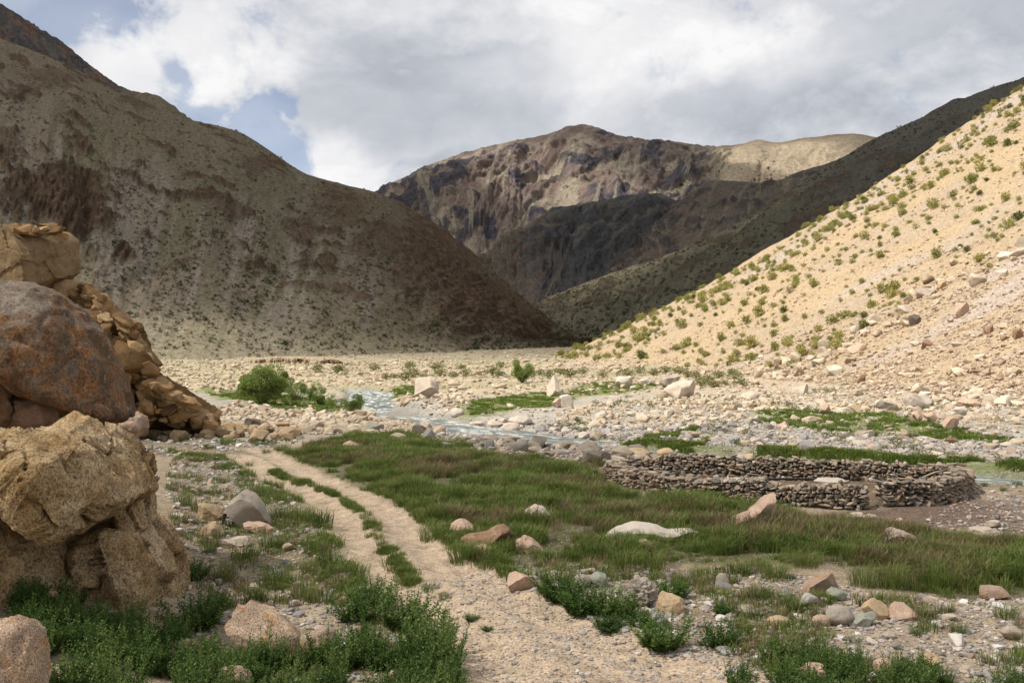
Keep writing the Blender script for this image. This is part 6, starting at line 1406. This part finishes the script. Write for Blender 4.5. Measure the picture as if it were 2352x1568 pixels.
# grass clumps one can tell apart
gt = [grass_tuft(840 + i, 150, 0.45, 0.20, 0.0042, 1.15, M['meadow'], 'grass_clump') for i in range(5)]
def clump(u, v, hpx, wpx, label, group, k):
    x, y, z = hit(u, v); o = link('grass_clump', gt[k % 5], loc=(x, y, z)); o.scale = (wpx / FPX * y / 0.75, wpx / FPX * y / 0.75, hpx / FPX * y / 0.42); o.rotation_euler = (0, 0, k * 0.9); tag(o, label, 'grass clump', group)
xs_ = smooth_line([flat(u, v) for u, v in [(625, 1078), (672, 1100), (735, 1122), (805, 1160), (850, 1202), (872, 1240), (905, 1282), (950, 1336)]], 12); rr = np.random.default_rng(841); k = rr.integers(0, len(xs_) - 1, 1500); pts = xs_[k] + (xs_[k + 1] - xs_[k]) * rr.random(1500)[:, None] + rr.normal(0, 0.085, (1500, 2)); n2 = fbm(P2(pts[:, 0] / 1.2, pts[:, 1] / 1.2), 2, seed=842)
plant('strip_grass', pts[n2 > -0.13], [grass_tuft(845 + i, 24, 0.2, 0.13, 0.006, 0.7, M['meadow'], 'strip_tuft') for i in range(4)], 'short grass filling the strip between the wheel ruts', 'grass', 843, 0.5, 1.15)
rr = np.random.default_rng(847); e_ = []
for line, sg in ((RUT_L, -1), (RUT_R, 1)):
    ln = line[(line[:, 1] > 19) & (line[:, 1] < 46)]; dd = np.gradient(ln, axis=0); dd /= np.linalg.norm(dd, axis=1)[:, None]; nn = np.stack([-dd[:, 1], dd[:, 0]], 1); k = rr.integers(0, len(ln), 900)
    e_.append(ln[k] + dd[k] * rr.normal(0, 0.4, (900, 1)) + nn[k] * sg * (0.62 + np.abs(rr.normal(0, 0.6, (900, 1)))))
pts = np.vstack(e_); pts = free_of(pts, track=0.55); n2 = fbm(P2(pts[:, 0] / 1.5, pts[:, 1] / 1.5), 3, seed=848)
plant('verge_grass', pts[n2 > 0.0], [grass_tuft(849 + i, 22, 0.22, 0.12, 0.0055, 0.8, M['meadow'], 'verge_tuft') for i in range(4)], 'grass along the outer edges of the wheel ruts', 'grass', 850, 0.7, 1.5)
strip = [(572, 1066), (640, 1084), (672, 1100), (700, 1106), (715, 1112), (735, 1120), (752, 1128), (770, 1136), (788, 1146), (805, 1158), (820, 1172), (836, 1186), (850, 1198), (866, 1214), (868, 1232), (876, 1248), (890, 1262), (905, 1280), (918, 1296), (935, 1312), (952, 1334), (982, 1352)]
for i, (u, v) in enumerate(strip): clump(u, v + 4, 16 + 12 * (i / 22), 30 + 22 * (i / 22), 'green grass clump on the strip between the two wheel ruts', 'grass clumps between the wheel ruts', i)
side = [(610, 1040, 16, 30), (520, 1075, 18, 40), (560, 1090, 18, 40), (480, 1030, 18, 40), (420, 1012, 22, 50), (350, 1010, 20, 40), (520, 1020, 22, 50), (455, 1060, 18, 40), (690, 1200, 60, 100), (740, 1210, 60, 90), (650, 1190, 45, 90), (600, 1140, 30, 60), (455, 1175, 50, 90), (420, 1160, 45, 70), (640, 1120, 25, 50), (560, 1290, 60, 110), (620, 1260, 50, 90), (520, 1330, 60, 100), (640, 1350, 75, 120), (700, 1380, 70, 110),
        (590, 1385, 60, 90), (760, 1300, 60, 100), (820, 1330, 60, 90), (720, 1270, 50, 80), (480, 1270, 40, 70), (1020, 1375, 28, 40)]
for i, (u, v, h, w) in enumerate(side): clump(u, v, h, w, 'dark grass clump on the stony bank left of the track', 'grass clumps left of the track', i)
right_ = [(990, 1240, 55, 90), (1060, 1290, 60, 100), (1110, 1285, 50, 90), (1150, 1300, 50, 90), (1240, 1285, 40, 80), (1430, 1310, 70, 110), (1500, 1310, 65, 110), (1280, 1345, 60, 90), (1700, 1320, 50, 90), (1780, 1330, 60, 110), (1850, 1300, 50, 100), (1980, 1345, 70, 110), (2050, 1350, 80, 120), (2160, 1355, 90, 130), (2250, 1340, 70, 120), (2340, 1340, 80, 120), (1745, 1375, 45, 90), (1820, 1400, 45, 90), (1890, 1385, 35, 70),
        (2310, 1420, 45, 90), (2200, 1455, 40, 60), (2110, 1460, 30, 60), (1960, 1475, 22, 40), (2130, 1420, 35, 70), (2345, 1470, 40, 60), (1600, 1330, 45, 80), (1560, 1345, 40, 70)]
for i, (u, v, h, w) in enumerate(right_): clump(u, v, h, w, 'arching green grass clump at the near edge of the meadow', 'grass clumps along the near meadow edge', i + 2)
wet = [(2232, 1118, 18, 34), (2262, 1117, 16, 30), (2336, 1115, 18, 40), (2305, 1127, 14, 24), (1575, 1058, 24, 34), (1430, 1035, 22, 40), (1385, 1062, 26, 40), (1345, 1022, 18, 40), (1240, 1030, 20, 40), (1000, 1018, 24, 70), (1060, 1018, 22, 50), (1120, 1028, 20, 50), (2150, 1042, 12, 50), (2090, 1032, 10, 60), (2030, 1030, 10, 50)]
for i, (u, v, h, w) in enumerate(wet): clump(u, v, h, w, 'green grass clump on the stones beside the stream', 'grass clumps beside the stream', i + 1)

# eroded earth bank far across the valley
def earth_bank(box, label, seed):
    u0, v0, u1, v1 = box; n = 60; V = []; r = np.random.default_rng(seed)
    for i in range(n):
        u = u0 + (u1 - u0) * i / (n - 1); x, y, z = hit(u, v1); h = (v1 - v0) / FPX * y * math.sin(math.pi * min(max(i / (n - 1), 0.04), 0.96)) ** 0.35 * r.uniform(0.8, 1.1)
        w = 0.5 * r.normal()
        V += [(x, y + w, z - 0.3), (x, y + 0.4 + w, z + h * 0.7), (x, y + 0.9 + w, z + h), (x, y + 6, z + h * 0.9), (x, y + 14, z - 0.2)]
    F = [(5 * i + j, 5 * i + 5 + j, 5 * i + 6 + j, 5 * i + 1 + j) for i in range(n - 1) for j in range(4)]
    t = NT('bank_earth'); mat = t.principled(t.ramp(t.noise(t.mapping(t.pos(), (1, 1, 0.25)), 1.2, 6, 0.7), [(0.3, (0.20, 0.14, 0.085)), (0.7, (0.38, 0.29, 0.18))]), 0.97, 0.05)
    tag(link('earth_bank', mesh_np('earth_bank', np.array(V), np.array(F), False, None, mat)), label, 'bank', kind='structure')
earth_bank((572, 823, 735, 834), 'brown eroded earth bank across the valley', 920); earth_bank((735, 826, 775, 837), 'short brown eroded bank right of the long one', 921)
